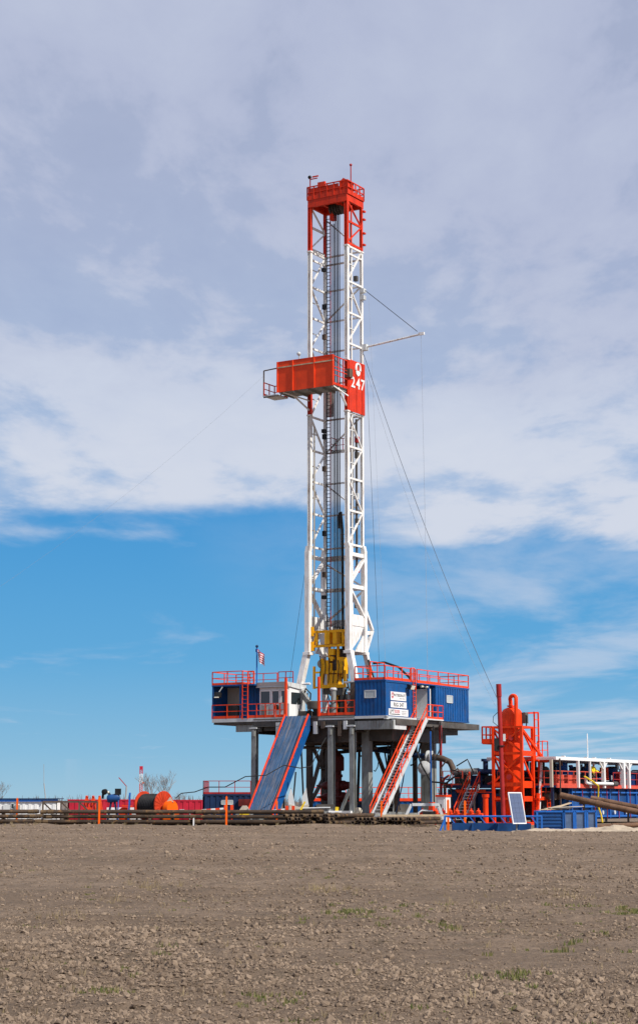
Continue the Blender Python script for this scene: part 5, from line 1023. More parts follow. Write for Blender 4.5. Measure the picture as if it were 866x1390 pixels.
def person():
    u, v, z = 18.0, 9.2, 2.9
    p = thing('person', 'worker in yellow jacket and white helmet under the white canopy', 'person', (u, v, z)); off = BASE[p.name]
    def skin(name, verts, edges, rad, mat, root=0):
        me = bpy.data.meshes.new(name); me.from_pydata([(a, b, c) for a, b, c in verts], edges, []); me.materials.append(mat)
        o = bpy.data.objects.new(name, me); COL.objects.link(o); o.parent = p; BASE[o.name] = off
        md = o.modifiers.new('skin', 'SKIN'); md.use_smooth_shade = True
        for i, sv in enumerate(me.skin_vertices[0].data): sv.radius = (rad[i], rad[i]); sv.use_root = (i == root)
        o.modifiers.new('sub', 'SUBSURF').levels = 1; o.modifiers['sub'].render_levels = 1; return o
    # rig axes: +v is away from the camera; the worker faces +u/+v with the right arm out over the rail
    J = {'pel': (0, 0, .95), 'wst': (0, 0, 1.1), 'chs': (.03, 0, 1.32), 'nk': (.05, 0, 1.5), 'hd': (.07, 0, 1.62), 'crn': (.07, 0, 1.72), 'hl': (-.02, .1, .92), 'kl': (.03, .12, .5), 'al': (-.02, .13, .08), 'tl': (.14, .13, .04), 'hr': (-.02, -.1, .92), 'kr': (.04, -.12, .5), 'ar': (0, -.14, .08), 'tr': (.16, -.14, .04), 'sl': (.02, .2, 1.43), 'el': (.12, .30, 1.18), 'wl': (.36, .34, 1.06), 'sr': (.02, -.2, 1.43), 'er': (.06, -.3, 1.16), 'wr': (.22, -.28, .95)}
    names = list(J); ix = {n: i for i, n in enumerate(names)}
    E = [('pel', 'wst'), ('wst', 'chs'), ('chs', 'nk'), ('nk', 'hd'), ('hd', 'crn'), ('pel', 'hl'), ('hl', 'kl'), ('kl', 'al'), ('al', 'tl'), ('pel', 'hr'), ('hr', 'kr'), ('kr', 'ar'), ('ar', 'tr'), ('chs', 'sl'), ('sl', 'el'), ('el', 'wl'), ('chs', 'sr'), ('sr', 'er'), ('er', 'wr')]
    rd = {'pel': .14, 'wst': .13, 'chs': .155, 'nk': .06, 'hd': .095, 'crn': .08, 'hl': .09, 'kl': .06, 'al': .042, 'tl': .04, 'hr': .09, 'kr': .06, 'ar': .042, 'tr': .04, 'sl': .065, 'el': .045, 'wl': .032, 'sr': .065, 'er': .045, 'wr': .032}
    skin('body', [J[n] for n in names], [(ix[a], ix[b]) for a, b in E], [rd[n] for n in names], SKIN)
    def sub(name, keys, edges, grow, mat):
        ii = {n: i for i, n in enumerate(keys)}; skin(name, [J[n] for n in keys], [(ii[a], ii[b]) for a, b in edges], [rd[n] + grow for n in keys], mat)
    sub('jacket', ['pel', 'wst', 'chs', 'sl', 'el', 'wl', 'sr', 'er', 'wr'], [('pel', 'wst'), ('wst', 'chs'), ('chs', 'sl'), ('sl', 'el'), ('el', 'wl'), ('chs', 'sr'), ('sr', 'er'), ('er', 'wr')], .06, JACKET)
    sub('trousers', ['pel', 'hl', 'kl', 'al', 'hr', 'kr', 'ar'], [('pel', 'hl'), ('hl', 'kl'), ('kl', 'al'), ('pel', 'hr'), ('hr', 'kr'), ('kr', 'ar')], .022, KHAKI)
    for s, k in ((1, 'wl'), (-1, 'wr')):
        w = Vector(J[k]) + Vector(off); h = MB(); h.box(w + Vector((.07, 0, -.02)), (.09, .035, .085)).ball(w + Vector((.07, 0, -.02)), .045, 8, 5, (1.2, .6, 1.1))
        for f in range(4): a = w + Vector((.11, 0, .012 - f * .022)); h.path([a, a + Vector((.04, .0, -.004)), a + Vector((.06, .012 * s, -.03))], .0095, 5)
        a = w + Vector((.05, 0, .03)); h.path([a, a + Vector((.03, -.02 * s, .02)), a + Vector((.06, -.02 * s, .012))], .011, 5)
        h.build('hand', SKIN, p)
    hd = Vector(J['hd']) + Vector(off); f = MB(); f.prism([hd + Vector((.09, -.018, -.02)), hd + Vector((.09, .018, -.02)), hd + Vector((.088, 0, .035))], (.03, 0, -.004)); f.ball(hd + Vector((0, .1, 0)), .03, 8, 5, (.7, .4, 1)); f.ball(hd + Vector((0, -.1, 0)), .03, 8, 5, (.7, .4, 1)); f.build('face', SKIN, p)
    MB().lathe([(.165, 0), (.165, .012), (.135, .02), (.13, .07), (.10, .12), (.05, .15), (.01, .155)], hd + Vector((.01, 0, .045)), 16).build('helmet', WHITE2, p)
    for k in ('tl', 'tr'): w = Vector(J[k]) + Vector(off); MB().box(w + Vector((-.07, 0, .01)), (.28, .10, .1)).build('boot', BLACK, p)
person()

# ================================================================== RIGHT FOREGROUND (world X, Y, Z)
def truss_stand():
    t = thing('blue_trough', 'long dark blue trough under a bright blue truss rail in the right foreground', 'trough', (10.2, 110, 0), 'W')
    x0, x1, y, z = 7.3, 12.95, 110, .85
    MB().tube((x0, y, z), (x1, y, z), .055, 8).build('top_rail', BRBLUE, t)
    n = 9
    for i in range(n):
        a = x0 + .25 + (x1 - x0 - .3) * i / n; MB().beam((a, y, z), (a + .34, y, .42), .06).build('strut', BRBLUE, t); MB().beam((a + .02, y + .35, z), (a + .36, y + .35, .42), .05).build('strut', BRBLUE, t)
    for x in (x0, x1 - .02): MB().beam((x, y, -.1), (x, y, z), .1).build('end_post', BRBLUE, t)
    MB().beam((x0, y, .7), (x0 - .35, y - .3, -.1), .08).build('stay', BRBLUE, t); MB().tube((x0, y + .35, z), (x1, y + .35, z), .045, 8).build('top_rail', BRBLUE, t)
    q = MB(); q.prism([(7.75, y + .05, -.15), (12.3, y + .05, -.15), (12.3, y - .12, .46), (7.75, y - .12, .46)], (0, .05, 0)); q.bb((7.75, y + .75, -.15), (12.3, y + .8, .46)); q.bb((7.75, y + .1, -.15), (7.8, y + .75, .44)); q.bb((12.25, y + .1, -.15), (12.3, y + .75, .44)); q.bb((7.75, y + .1, -.15), (12.3, y + .75, -.08)); q.build('trough_body', DBLUE, t)
    for x in (8.9, 10.4, 11.6): MB().beam((x, y - .13, -.1), (x, y - .16, .46), .06).build('trough_rib', DBLUE, t)
truss_stand()
def solar():
    s = thing('solar_panel', 'white framed solar panel tilted to the right on a short post', 'solar panel', (11.33, 108.5, 0), 'W')
    n = Vector((.62, -.74, .20)).normalized(); up = (Vector((0, 0, 1)) - n * n.z).normalized(); r = up.cross(n).normalized()
    c = Vector((11.33, 108.3, 1.33)); M = Matrix((r, up, n)).transposed(); w, h = 1.04, 1.82
    f = MB()
    for sx in (-1, 1): f.box(c + r * sx * w / 2, (.06, h, .05), M)
    for sy in (-1, 1): f.box(c + up * sy * (h / 2 - .03), (w - .06, .06, .05), M)
    f.build('frame', WHITE2, s)
    for i in range(3):
        for j in range(6):
            MB().box(c + r * ((i - 1) * .325) + up * ((j - 2.5) * .29) + n * .004, (.315, .28, .012), M).build('cell', SOLAR, s)
    MB().box(c - n * .02, (w - .06, h - .08, .02), M).build('backing', LGREY, s)
    MB().tube(c - n * .06, (c.x - .04, c.y + .1, -.1), .05, 8).build('post', GREY, s); MB().box(c - n * .18 - up * .3, (.5, .4, .2), M).build('battery_box', GREY, s)
solar()
def crates():
    info = ((12.9, 1.55, .55, 'widest blue steel mesh crate, next to the truss rail'), (14.5, .56, .55, 'narrow blue crate just right of the wide crate'), (15.16, .58, .55, 'narrow blue crate second from the right in the row'), (15.86, .52, .5, 'rightmost narrow blue crate beside the rusty pipe'))
    for x, w, d, lb in info:
        y = 112; z = 1.12; c = thing('steel_crate', lb, 'crate', (x + w / 2, y, 0), 'W', 'blue steel crates in a row')
        for sx in (0, w):
            for sy in (0, 1.2): MB().beam((x + sx, y + sy, -.05), (x + sx, y + sy, z), .10).build('corner_post', BRBLUE, c)
        for zz in (.03, z):
            for sy in (0, 1.2): MB().beam((x, y + sy, zz), (x + w, y + sy, zz), .10).build('edge_rail', BRBLUE, c)
            for sx in (0, w): MB().beam((x + sx, y, zz), (x + sx, y + 1.2, zz), .10).build('edge_rail', BRBLUE, c)
        MB().bb((x + .05, y + .03, .02), (x + w - .05, y + .05, z - .03)).build('front_panel', DBLUE if w > 1 else MESHB, c)
        MB().bb((x + .05, y + 1.15, .02), (x + w - .05, y + 1.17, z - .03)).build('rear_panel', DBLUE, c); MB().bb((x + w - .05, y + .06, .02), (x + w - .03, y + 1.14, z - .03)).build('side_panel', DBLUE, c); MB().bb((x + .03, y + .06, .02), (x + .05, y + 1.14, z - .03)).build('side_panel', DBLUE, c)
        if w > 1:
            for k in range(4): MB().beam((x + .05, y - .01, .25 + k * .2), (x + w - .05, y - .01, .25 + k * .2), .03).build('bar', DBLUE, c)
    lab = ('long raw plank lying on the blue crates, longest and lowest', 'short pale plank tipped up on the blue crates', 'thin grey plank across the middle of the blue crates', 'raw plank pointing back over the wide blue crate')
    for i, (a, b, w) in enumerate((((13.0, 112.1, 1.22), (15.0, 112.5, 1.30), .3), ((13.9, 112.3, 1.3), (15.0, 112.9, 1.62), .28), ((13.6, 112.15, 1.34), (15.7, 112.3, 1.42), .18), ((13.4, 112.2, 1.26), (14.7, 113.1, 1.5), .25))):
        solo('wooden_plank', MB().beam(a, b, w, .05), (WOOD, WOOD, BEIGE, WOOD)[i], lab[i], 'plank', ((a[0] + b[0]) / 2, a[1], a[2]), 'W', 'planks on the crates')
    for i, (pts, r, lb) in enumerate((([(15.2, 119, 2.1), (17.5, 118.2, 1.55), (20, 117.2, 1.0), (24, 115.6, .25)], .19, 'lower of two long rusty pipes sloping past the blue tank'), ([(17.2, 119.6, 1.9), (20.1, 118.6, 1.3), (24.5, 117, .4)], .17, 'upper of two long rusty pipes sloping past the blue tank'), ([(16.2, 115, .12), (18, 115.4, .22), (20.5, 116, .34), (22.5, 116.4, .4)], .16, 'rusty pipe lying on the sand below the sloping pipes'))):
        t = thing('rusty_pipe', lb, 'pipe', pts[-1], 'W', 'rusty pipes on the right'); MB().path(pts, r, 12).build('tube', RUST, t)
        for q in pts[1:-1]: d = (Vector(pts[2]) - Vector(pts[1])).normalized(); MB().tube(Vector(q) - d * .2, Vector(q) + d * .2, r + .03, 12).build('joint', RUST, t)
    for i, (x, y, h) in enumerate(((16.6, 118.6, 1.6), (19.2, 117.6, 1.1))): solo('pipe_prop', MB().beam((x, y, -.1), (x, y, h), .12).beam((x - .3, y, h - .03), (x + .3, y, h - .03), .1), BROWN, ('taller steel prop under the rusty pipes', 'shorter steel prop under the rusty pipes near the frame edge')[i], 'prop', (x, y, 0), 'W')
    # sand bank
    nx, ny = 200, 40; vs = []; X = np.linspace(9.5, 32, nx); Yy = np.linspace(105.5, 113.5, ny); gx, gy = np.meshgrid(X, Yy)
    crest = np.exp(-((gy - 109.6 - .35 * np.sin(gx * .9)) / 1.3) ** 2); hgt = .17 + .14 * ss(14.6, 17.5, gx) + .34 * ss(18.0, 20.6, gx)
    gz = crest * hgt * (.6 + .8 * vnoise(gx * 1.6, gy * 1.3, 77)) * ss(10.2, 13.0, gx) + .10 * (vnoise(gx * 4, gy * 3, 78) - .35) * crest + low_ground(gx, gy) - .05
    gz = np.where(gy > 112.5, gz - .1, gz)
    V = np.stack([gx, gy, gz], -1).reshape(-1, 3); i = np.arange(ny - 1)[:, None] * nx + np.arange(nx - 1)[None]; F = np.stack([i, i + 1, i + nx + 1, i + nx], -1).reshape(-1, 4)
    me = raw_mesh('sand_bank', V, F); me.materials.append(SAND); o = bpy.data.objects.new('sand_bank', me); COL.objects.link(o); o['kind'] = 'structure'
crates()

# ================================================================== LEFT AND CENTRE GROUND LEVEL
def stake(x, y, h, mat, name, lb, grp, w=.13):
    solo(name, MB().box((x, y, h / 2 - .1), (w, w * .6, h + .2)).prism([(x - w / 2, y - w * .3, h), (x + w / 2, y - w * .3, h), (x, y - w * .3, h + w * .7)], (0, w * .6, 0)), mat, lb, 'stake', (x, y, 0), 'W', grp)
for px_x, y, h, lb in ((-22.3, 139.8, 1.9, 'orange stake before the white trailer at the far left'), (-15.2, 131, 1.95, 'orange stake in front of the dark blue lamp machine'), (-6.4, 131, 2.0, 'orange stake between cable reel and blue ramp'), (-3.05, 137, 1.7, 'orange stake at the foot of the blue ramp'), (4.42, 134, 1.7, 'orange stake at the foot of the long stairs'), (7.6, 111.5, 1.75, 'orange stake at the left end of the blue truss rail'), (8.62, 111.8, 1.7, 'orange stake behind the blue truss rail, second from its left end')):
    stake(px_x, y, h, STAKE, 'orange_stake', lb, 'orange marker stakes')
stake(-19.9, 136, .55, WHITE2, 'white_stake', 'short white stake by the pipe ends at left', 'white marker stakes', .09); stake(-8.5, 128.5, .55, WHITE2, 'white_stake', 'short white stake before the long pipe pile', 'white marker stakes', .09)

PROTO = {}
ORD = ['first', 'second', 'third', 'fourth', 'fifth', 'sixth', 'seventh', 'eighth', 'ninth', 'tenth', 'eleventh', 'twelfth', 'thirteenth', 'fourteenth', 'fifteenth', 'sixteenth']
def pipe_thing(key, L, r, lb, grp):
    """a length of casing along +X with a collar at each end"""
    if key not in PROTO:
        t = bpy.data.objects.new('casing_pipe', None); COL.objects.link(t); BASE[t.name] = (0, 0, 0); tag(t, lb, 'pipe', grp)
        MB().ring((-L / 2, 0, 0), (L / 2, 0, 0), r, r * .8, 10).build('tube', CASING, t)
        for s in (-1, 1): MB().ring((s * (L / 2 - .02), 0, 0), (s * (L / 2 - .42), 0, 0), r * 1.14, r * .99, 10).build('collar', CASEND, t)
        MB().ring((L / 2 - .01, 0, 0), (L / 2 + .05, 0, 0), r * .98, r * .7, 10).build('thread_protector', BROWN, t)
        PROTO[key] = t; return t
    o = copy_tree(PROTO[key]); o['label'] = lb; o['group'] = grp; return o
def pile(name, x0, y0, ang, L, rows, deep, r, lb, grp, jitter=.5, z0=.16, dz=None):
    c, s = math.cos(ang), math.sin(ang); dz = dz or 2 * r + .07
    for k in range(rows):
        for j in range(deep):
            o = pipe_thing(name, L, r, lb % (('frontmost', 'second', 'third', 'fourth')[j] + (' casing pipe' if j == 0 else ' casing pipe from the front'), ('bottom', 'middle', 'top')[k]), grp); off = random.uniform(-jitter, jitter); d = j * (2 * r + .06) + random.uniform(-.02, .02)
            x = x0 + c * off - s * d; y = y0 + s * off + c * d; o.location = (x, y, z0 + r + k * dz + random.uniform(-.02, .02)); o.rotation_euler = (random.uniform(0, 6.28), 0, ang + random.uniform(-.012, .012)); 
        if k < rows - 1:
            for q in (-.36, .3):
                w = L * q; solo('spacer_strip', MB().box((x0 + c * w - s * deep * .2, y0 + s * w + c * deep * .2, z0 + 2 * r + k * dz + .035), (.12, deep * (2 * r + .06), .06), Matrix.Rotation(ang, 3, 'Z')), WOOD, ('upper', 'lower')[k == 0] + (' left' if q < 0 else ' right') + ' wooden spacer strip in the ' + grp, 'strip', (x0 + c * w, y0 + s * w, z0 + k * dz + .3), 'W', 'spacers in the ' + grp)
pile('a', -26.6, 137.0, R(1.5), 12.2, 3, 4, .135, '%s in the %s layer before the white trailer', 'pipe pile at far left')
pile('b', -14.0, 135.0, R(-2), 11.6, 3, 4, .135, '%s in the %s layer before the cable reel', 'pipe pile before the reel')
pile('c', -4.4, 133.8, R(-2), 8.6, 3, 4, .135, '%s in the %s layer before the blue ramp', 'pipe pile before the ramp')
def end_bundle(x0, y0, n, rows, L, r, ang, lb, grp, key):
    for k in range(rows):
        for j in range(n - k % 2):
            o = pipe_thing(key, L, r, lb % (ORD[j], (('bottom', 'top') if rows == 2 else ('bottom', 'middle', 'top'))[k]), grp); c, s = math.cos(ang), math.sin(ang)
            x = x0 + (j + .5 * (k % 2)) * (2 * r + .07) + random.uniform(-.03, .03); dl = random.uniform(-.6, .6)
            o.location = (x + c * dl, y0 + s * dl, .14 + r + k * (2 * r - .02)); o.rotation_euler = (random.uniform(0, 6.28), 0, ang + math.pi + random.uniform(-.02, .02))
end_bundle(-.9, 135.2, 12, 3, 7.5, .125, R(68), '%s pipe end from the left in the %s row before the rig base', 'pipe ends before the rig base', 'd')
end_bundle(3.2, 132.4, 15, 2, 6.5, .13, R(72), '%s pipe end from the left in the %s row before the stairs', 'pipe ends before the stairs', 'e')
solo('pipe_rack_rail', MB().beam((-32, 138.2, .08), (-8.2, 135.5, .08), .2, .2), BROWN, 'low steel rail carrying the rusty pipes at left', 'rail', (-20, 137, .08), 'W')
solo('pipe_rack_rail', MB().beam((-8, 134.7, .08), (-.2, 134.2, .08), .2, .2), BROWN, 'low steel rail carrying the dark pipes before the ramp', 'rail', (-4, 134, .08), 'W')
solo('timber_beam', MB().beam((4.4, 133, .72), (9.0, 133.2, .74), .14, .14), WOOD, 'long timber lying on the pipe ends right of the stairs', 'timber', (6.7, 133, .7), 'W')

def catwalk():
    c = thing('catwalk_machine', 'pale grey catwalk base with two upright prongs right of the ramp foot', 'catwalk', (-.6, 142.5, 0), 'W')
    MB().bb((-2.4, 141.6, .35), (.5, 142.4, .8)).build('base_box', WHITE2, c); MB().bb((-1.7, 141.5, .8), (.9, 142.4, 1.15)).build('upper_box', GREY, c); MB().bb((-.2, 141.5, 1.15), (1.1, 142.3, 1.5)).build('hydraulic_pack', DGREY, c)
    for x, s in ((-2.05, 1), (-1.0, -1)):
        pts = [(x - .22, 141.9, 1.2), (x - .28, 141.9, 2.0), (x - .05 * s, 141.9, 2.75), (x + .12, 141.9, 2.1), (x + .25, 141.9, 1.35)]; MB().prism(pts, (0, .35, 0)).build('prong', LGREY, c)
    MB().prism([(-2.3, 141.85, .8), (-.7, 141.85, .8), (-.8, 141.85, 1.5), (-1.5, 141.85, 1.3), (-2.2, 141.85, 1.5)], (0, .4, 0)).build('saddle', BEIGE, c)
    MB().beam((-1.45, 141.4, .9), (-1.05, 141.4, 1.7), .12, .14).build('lever', BRIGHTY, c); MB().beam((1.3, 141.5, .6), (1.35, 141.5, 1.3), .25, .2).build('yellow_bracket', BRIGHTY, c); MB().bb((.7, 141.3, .9), (1.7, 141.5, 1.02)).build('top_plate', WHITE2, c)
    for k in range(5): MB().tube((random.uniform(-1.4, .4), 141.45, 1.2), (random.uniform(-.6, 1.0), 141.4, 1.25), .06, 6).build('hydraulic_pipe', random.choice([DGREY, LGREY, BROWN]), c)
    MB().tube((-1.95, 142.1, 1.6), (-1.75, 142.1, 3.9), .06, 6).build('lift_cylinder', BLACK, c)
    g = thing('grey_bench_frame', 'light grey angled steel bench frame right of the stairs', 'frame', (7.9, 138.5, 0), 'W')
    MB().bb((6.8, 138, 1.38), (8.75, 138.6, 1.58)).build('top_beam', LGREY, g)
    MB().beam((6.75, 138.2, 1.5), (6.3, 138.2, .6), .3, .2).build('leg', LGREY, g); MB().beam((8.7, 138.2, 1.5), (9.1, 138.2, .4), .14, .2).build('leg', LGREY, g); MB().path([(8.3, 137.9, 1.0), (7.5, 137.9, 1.05), (7.25, 137.9, .9), (7.2, 137.9, .3)], .07, 8).build('tube', LGREY, g); MB().bb((7.6, 138.4, .2), (8.5, 139.2, 1.0)).build('crate_box', DGREY, g)
    for i, x in enumerate((5.1, 5.75)): MB().bb((x, 138.2, .1), (x + .5, 138.8, .95)).build('grey_box', GREY, g)
    for i, (a, b, lb) in enumerate((((-9.5, 138, 1.0), (-6.9, 138, 1.2), 'red and white barrier bar before the blue house'), ((-4.95, 136, .88), (-2.4, 136, 1.15), 'red and white barrier bar before the ramp foot'))):
        t = thing('barrier_bar', lb, 'barrier', (b[0], b[1], 0), 'W', 'barrier bars'); a = Vector(a); b = Vector(b)
        for k in range(8): MB().beam(a.lerp(b, k / 8), a.lerp(b, (k + 1) / 8), .12, .13).build('band', (ORANGE, WHITE2)[(k % 2) if k > 2 else 0], t)
        for k in (0, .45): MB().box(b + Vector((.1 + k, 0, .0)), (.22, .2, .5)).build('end_block', ORANGE, t); MB().beam(b + Vector((.1 + k, 0, -.1)), (b.x + .1 + k, b.y, -.1), .1).build('post', ORANGE, t)
        MB().beam((a.x + .1, a.y, -.1), (a.x + .1, a.y, a.z), .08).build('post', LGREY, t)
catwalk()
def reel():
    r = thing('cable_reel', 'large red-orange reel wound with black hose beside an orange housing', 'cable reel', (-11.9, 140.6, 0), 'W')
    cz, R_ = 1.42, 1.05; ax = Vector((.80, -.60, 0)).normalized(); c = Vector((-12.3, 140.8, cz))
    for k in (-.98, .98):
        MB().lathe([(R_ - .1, -.05), (R_, -.04), (R_, .04), (R_ - .1, .05)], c + ax * k, 30, ax).build('flange_disc', REELR, r)
        for i in range(20):
            a = 2 * math.pi * i / 20; q = Vector((0, 0, 1)).cross(ax); d = q * math.cos(a) + Vector((0, 0, 1)) * math.sin(a); MB().beam(c + ax * (k * 1.05) + d * .25, c + ax * (k * 1.05) + d * (R_ - .02), .06, .05, ax).build('spoke', REELR, r)
    w = MB(); n = 11
    w.lathe([(.84, -.9)] + [p for i in range(n) for p in ((.80, -.9 + 1.8 * i / n), (.86, -.9 + 1.8 * (i + .5) / n))] + [(.84, .9)], c, 24, ax); w.build('wound_hose', BLACK, r)
    MB().tube(c - ax * 1.3, c + ax * 1.3, .12, 10).build('axle', NAVY, r)
    for k in (-1.18, 1.18): q = c + ax * k; MB().beam((q.x - .5, q.y, 0), (q.x, q.y, cz), .12).build('stand_leg', NAVY, r); MB().beam((q.x + .5, q.y, 0), (q.x, q.y, cz), .12).build('stand_leg', NAVY, r)
    h = c + ax * 1.45; MB().lathe([(.02, -.22), (.62, -.22), (.64, 0), (.62, .22), (.02, .22)], (h.x + .15, h.y, 1.15), 20, ax).build('drive_housing', STAKE, r); MB().bb((h.x - .35, h.y - .4, .3), (h.x + .8, h.y + .2, 1.0)).build('drive_base', STAKE, r); MB().box((h.x + .1, h.y - .42, .95), (.3, .08, .25)).build('blue_plate', BRBLUE, r); MB().prism([(h.x - .1, h.y - .2, 1.7), (h.x + .4, h.y - .2, 1.65), (h.x + .15, h.y - .2, 2.05)], (0, .1, 0)).build('guard', BEIGE, r)
    cable('power_cable', [(-10.6, 140, 1.95), (-10.2, 140, 2.3), (-9.2, 140, 2.4), (-8.2, 139.6, 2.75), (-6.9, 139, 2.75), (-5.4, 138.3, 3.5), (-3.9, 138.5, 3.6), (-2.6, 139.3, 4.35), (-1.4, 140, 4.15), (-.6, 141.5, 4.3), (-.1, 143, 5.4), (1.0, 145.5, 7.4)], .04, BLACK, 'black cable strung from the reel across the ramp up to the drill floor', (-10.6, 140, 1.95), 'cable', 'W')
    m = thing('lamp_machine', 'dark blue machine on splayed legs with a hooded arm before red trailers', 'machine', (-15.5, 141, 0), 'W')
    for x in (-15.75, -14.95): MB().beam((-15.35 + (x + 15.35) * .3, 141, 1.75), (x, 141, .2), .14, .16).build('leg', NAVY, m)
    MB().lathe([(.2, -.5), (.3, -.4), (.32, .3), (.2, .45)], (-15.3, 141, 1.95), 14, (1, 0, .15)).build('barrel', DBLUE, m); MB().path([(-15.5, 141, 2.05), (-15.7, 141, 2.35), (-15.95, 141, 2.5), (-16.1, 141, 2.35), (-16.13, 141, 1.9)], .09, 8).build('arm', BLACK, m); MB().lathe([(.05, 0), (.2, .05), (.22, .3), (.05, .36)], (-15.9, 140.9, 2.45), 12, (-.3, -1, -.2)).build('hood', BLACK, m); MB().ball((-15.72, 140.85, 2.38), .1).build('lens', LENS, m)
    p = thing('square_lamp', 'square black lamp panel on a thin blue post', 'lamp', (-14.95, 140.8, 0), 'W'); MB().box((-14.97, 140.8, 2.42), (.46, .1, .46)).build('panel', BLACK, p); MB().tube((-14.95, 140.85, .2), (-14.95, 140.85, 2.3), .05, 8).build('post', BRBLUE, p)
    solo('blue_post', MB().beam((-14.2, 141, 0), (-14.1, 141, 2.35), .13), BRBLUE, 'plain bright blue post left of the cable reel', 'post', (-14.2, 141, 0), 'W')
    v = thing('orange_valve_tree', 'orange hose winder and valves on a white box left of the reel', 'valve', (-14.9, 143.5, 0), 'W'); MB().lathe([(.5, -.1), (.55, 0), (.5, .1)], (-14.7, 143.2, .75), 16, (0, 1, 0)).build('wheel', ORANGE, v); MB().beam((-14.9, 143, 1.4), (-14.1, 143, 1.35), .14, .1).build('arm', ORANGE, v); MB().beam((-14.4, 143, .4), (-14.4, 143, 1.4), .1).build('stem', ORANGE, v); MB().bb((-16.2, 144.5, .2), (-13.2, 145.2, 1.25)).build('white_box', WHITE2, v)
    t = thing('steel_truss', 'brown steel truss frame standing between white trailer and orange trestles', 'truss', (-19.2, 146, 0), 'W'); x0, x1 = -21.3, -17.1
    for z in (1.68, 1.0): MB().beam((x0, 146, z), (x1, 146, z), .13, .14).build('chord', BROWN, t)
    for i in range(4):
        x = x0 + (x1 - x0) * i / 3; MB().beam((x, 146, 0), (x, 146, 1.7), .12).build('upright', BROWN, t)
        if i < 3: MB().beam((x, 146, 1.65), (x + .7, 146, 1.0), .1).build('diagonal', BROWN, t)
    for i in range(3):
        x = -18.0 + i * .5; t = thing('trestle', ('left', 'middle', 'right')[i] + ' one of three orange steel trestles beside the brown truss', 'trestle', (x, 146.6, 0), 'W', 'orange trestles')
        for dx in (-.22, .22):
            for dy in (-.4, .4): MB().beam((x, 146.6 + dy, 2.1), (x + dx * 1.6, 146.6 + dy, .1), .08).build('leg', ORANGE, t)
        MB().beam((x, 146.2, 2.1), (x, 147.0, 2.1), .1).build('top_bar', ORANGE, t); MB().beam((x - .15, 146.2, 1.2), (x + .15, 146.2, 1.2), .06).build('cross_bar', ORANGE, t)
reel()

def container(name, lb, cat, x0, x1, y, z0, z1, mat, depth=2.5, ribs=.5, grp=None):
    t = thing(name, lb, cat, ((x0 + x1) / 2, y, z0), 'W', grp)
    ribbed(MB(), (x0, y), (x1, y), z0, z1, (0, -1), ribs, .08, .05).build('wall', mat, t); ribbed(MB(), (x1, y), (x1, y + depth), z0, z1, (1, 0), ribs, .08, .05).build('wall', mat, t); ribbed(MB(), (x0, y + depth), (x0, y), z0, z1, (-1, 0), ribs, .08, .05).build('wall', mat, t); ribbed(MB(), (x1, y + depth), (x0, y + depth), z0, z1, (0, 1), ribs, .08, .05).build('wall', mat, t)
    MB().bb((x0 - .04, y - .08, z1), (x1 + .04, y + depth + .08, z1 + .1)).build('roof', mat, t); return t
ZB = -1.4
t = container('office_trailer', 'long white trailer with a dark blue roof stripe at far left', 'trailer', -45, -26.3, 190, ZB, 1.70, WHITE2, 3.5, .6)
MB().bb((-45.1, 189.8, 1.70), (-26.2, 189.86, 1.93)).build('roof_stripe', BRBLUE, t); MB().bb((-45.2, 189.7, 1.94), (-26.1, 193.6, 2.02)).build('roof_cap', NAVY, t)
MB().bb((-31.7, 189.86, .2), (-31.0, 189.92, 1.4)).build('door', LGREY, t); window(t, (-30.9, 189.93, 1.0), (-30.6, 189.93, 1.5), (0, -1, 0), DGLASS, LGREY); MB().bb((-30.5, 189.5, .9), (-30.0, 189.9, 1.35)).build('air_conditioner', GREY, t)
t = container('red_trailer', 'red trailer box behind the brown truss, left one of the pair', 'trailer', -26.0, -17.9, 196, ZB, 1.82, CONTR, 2.6, .6, 'red trailer boxes')
t = container('red_trailer', 'red trailer box behind the cable reel, right one of the pair', 'trailer', -17.4, -11.8, 197, ZB, 1.78, CONTR, 2.6, .6, 'red trailer boxes')
MB().bb((-14.5, 196.8, .6), (-14.0, 196.9, .9)).build('vent', LGREY, t)
t = container('generator_house', 'dark blue house with red roof rails behind the blue ramp', 'house', -10.1, -4.6, 165, -.35, 2.25, NAVY, 8, .5)
window(t, (-8.5, 164.95, 1.45), (-7.5, 164.95, 1.8), (0, -1, 0)); railing(MB(), [(-10.1, 173, 2.35), (-10.1, 165, 2.35), (-4.6, 165, 2.35), (-4.6, 173, 2.35)], 1.12, 1.3, .06, .16).build('railing', STACKRED, t); MB().bb((-7.0, 164.6, 1.3), (-5.6, 164.9, 1.9)).build('cable_tray', BOPR, t)
t = container('pump_house', 'long blue building with red roof rails seen beneath the drill floor', 'house', -1.0, 13.0, 176, -.8, 1.72, BLUE, 8, .5)
MB().bb((-1.05, 175.88, 1.74), (13.05, 175.95, 2.0)).build('roof_edge', ORANGE, t); railing(MB(), [(-1, 176, 1.85), (13, 176, 1.85)], 1.15, 1.2, .07, .16).build('railing', ORANGE, t)
t = thing('pad_hose_box', 'small grey and yellow box beside the ramp foot', 'box', (-5.4, 141, 0), 'W'); MB().bb((-6.2, 141, .5), (-4.9, 141.6, 1.0)).build('body', GREY, t); MB().prism([(-6.0, 141, 1.0), (-5.1, 141, 1.0), (-5.4, 141, 1.4), (-5.7, 141, 1.4)], (0, .5, 0)).build('lid', BEIGE, t); MB().bb((-5.9, 140.94, .6), (-5.2, 140.98, .8)).build('stripe', BRIGHTY, t)

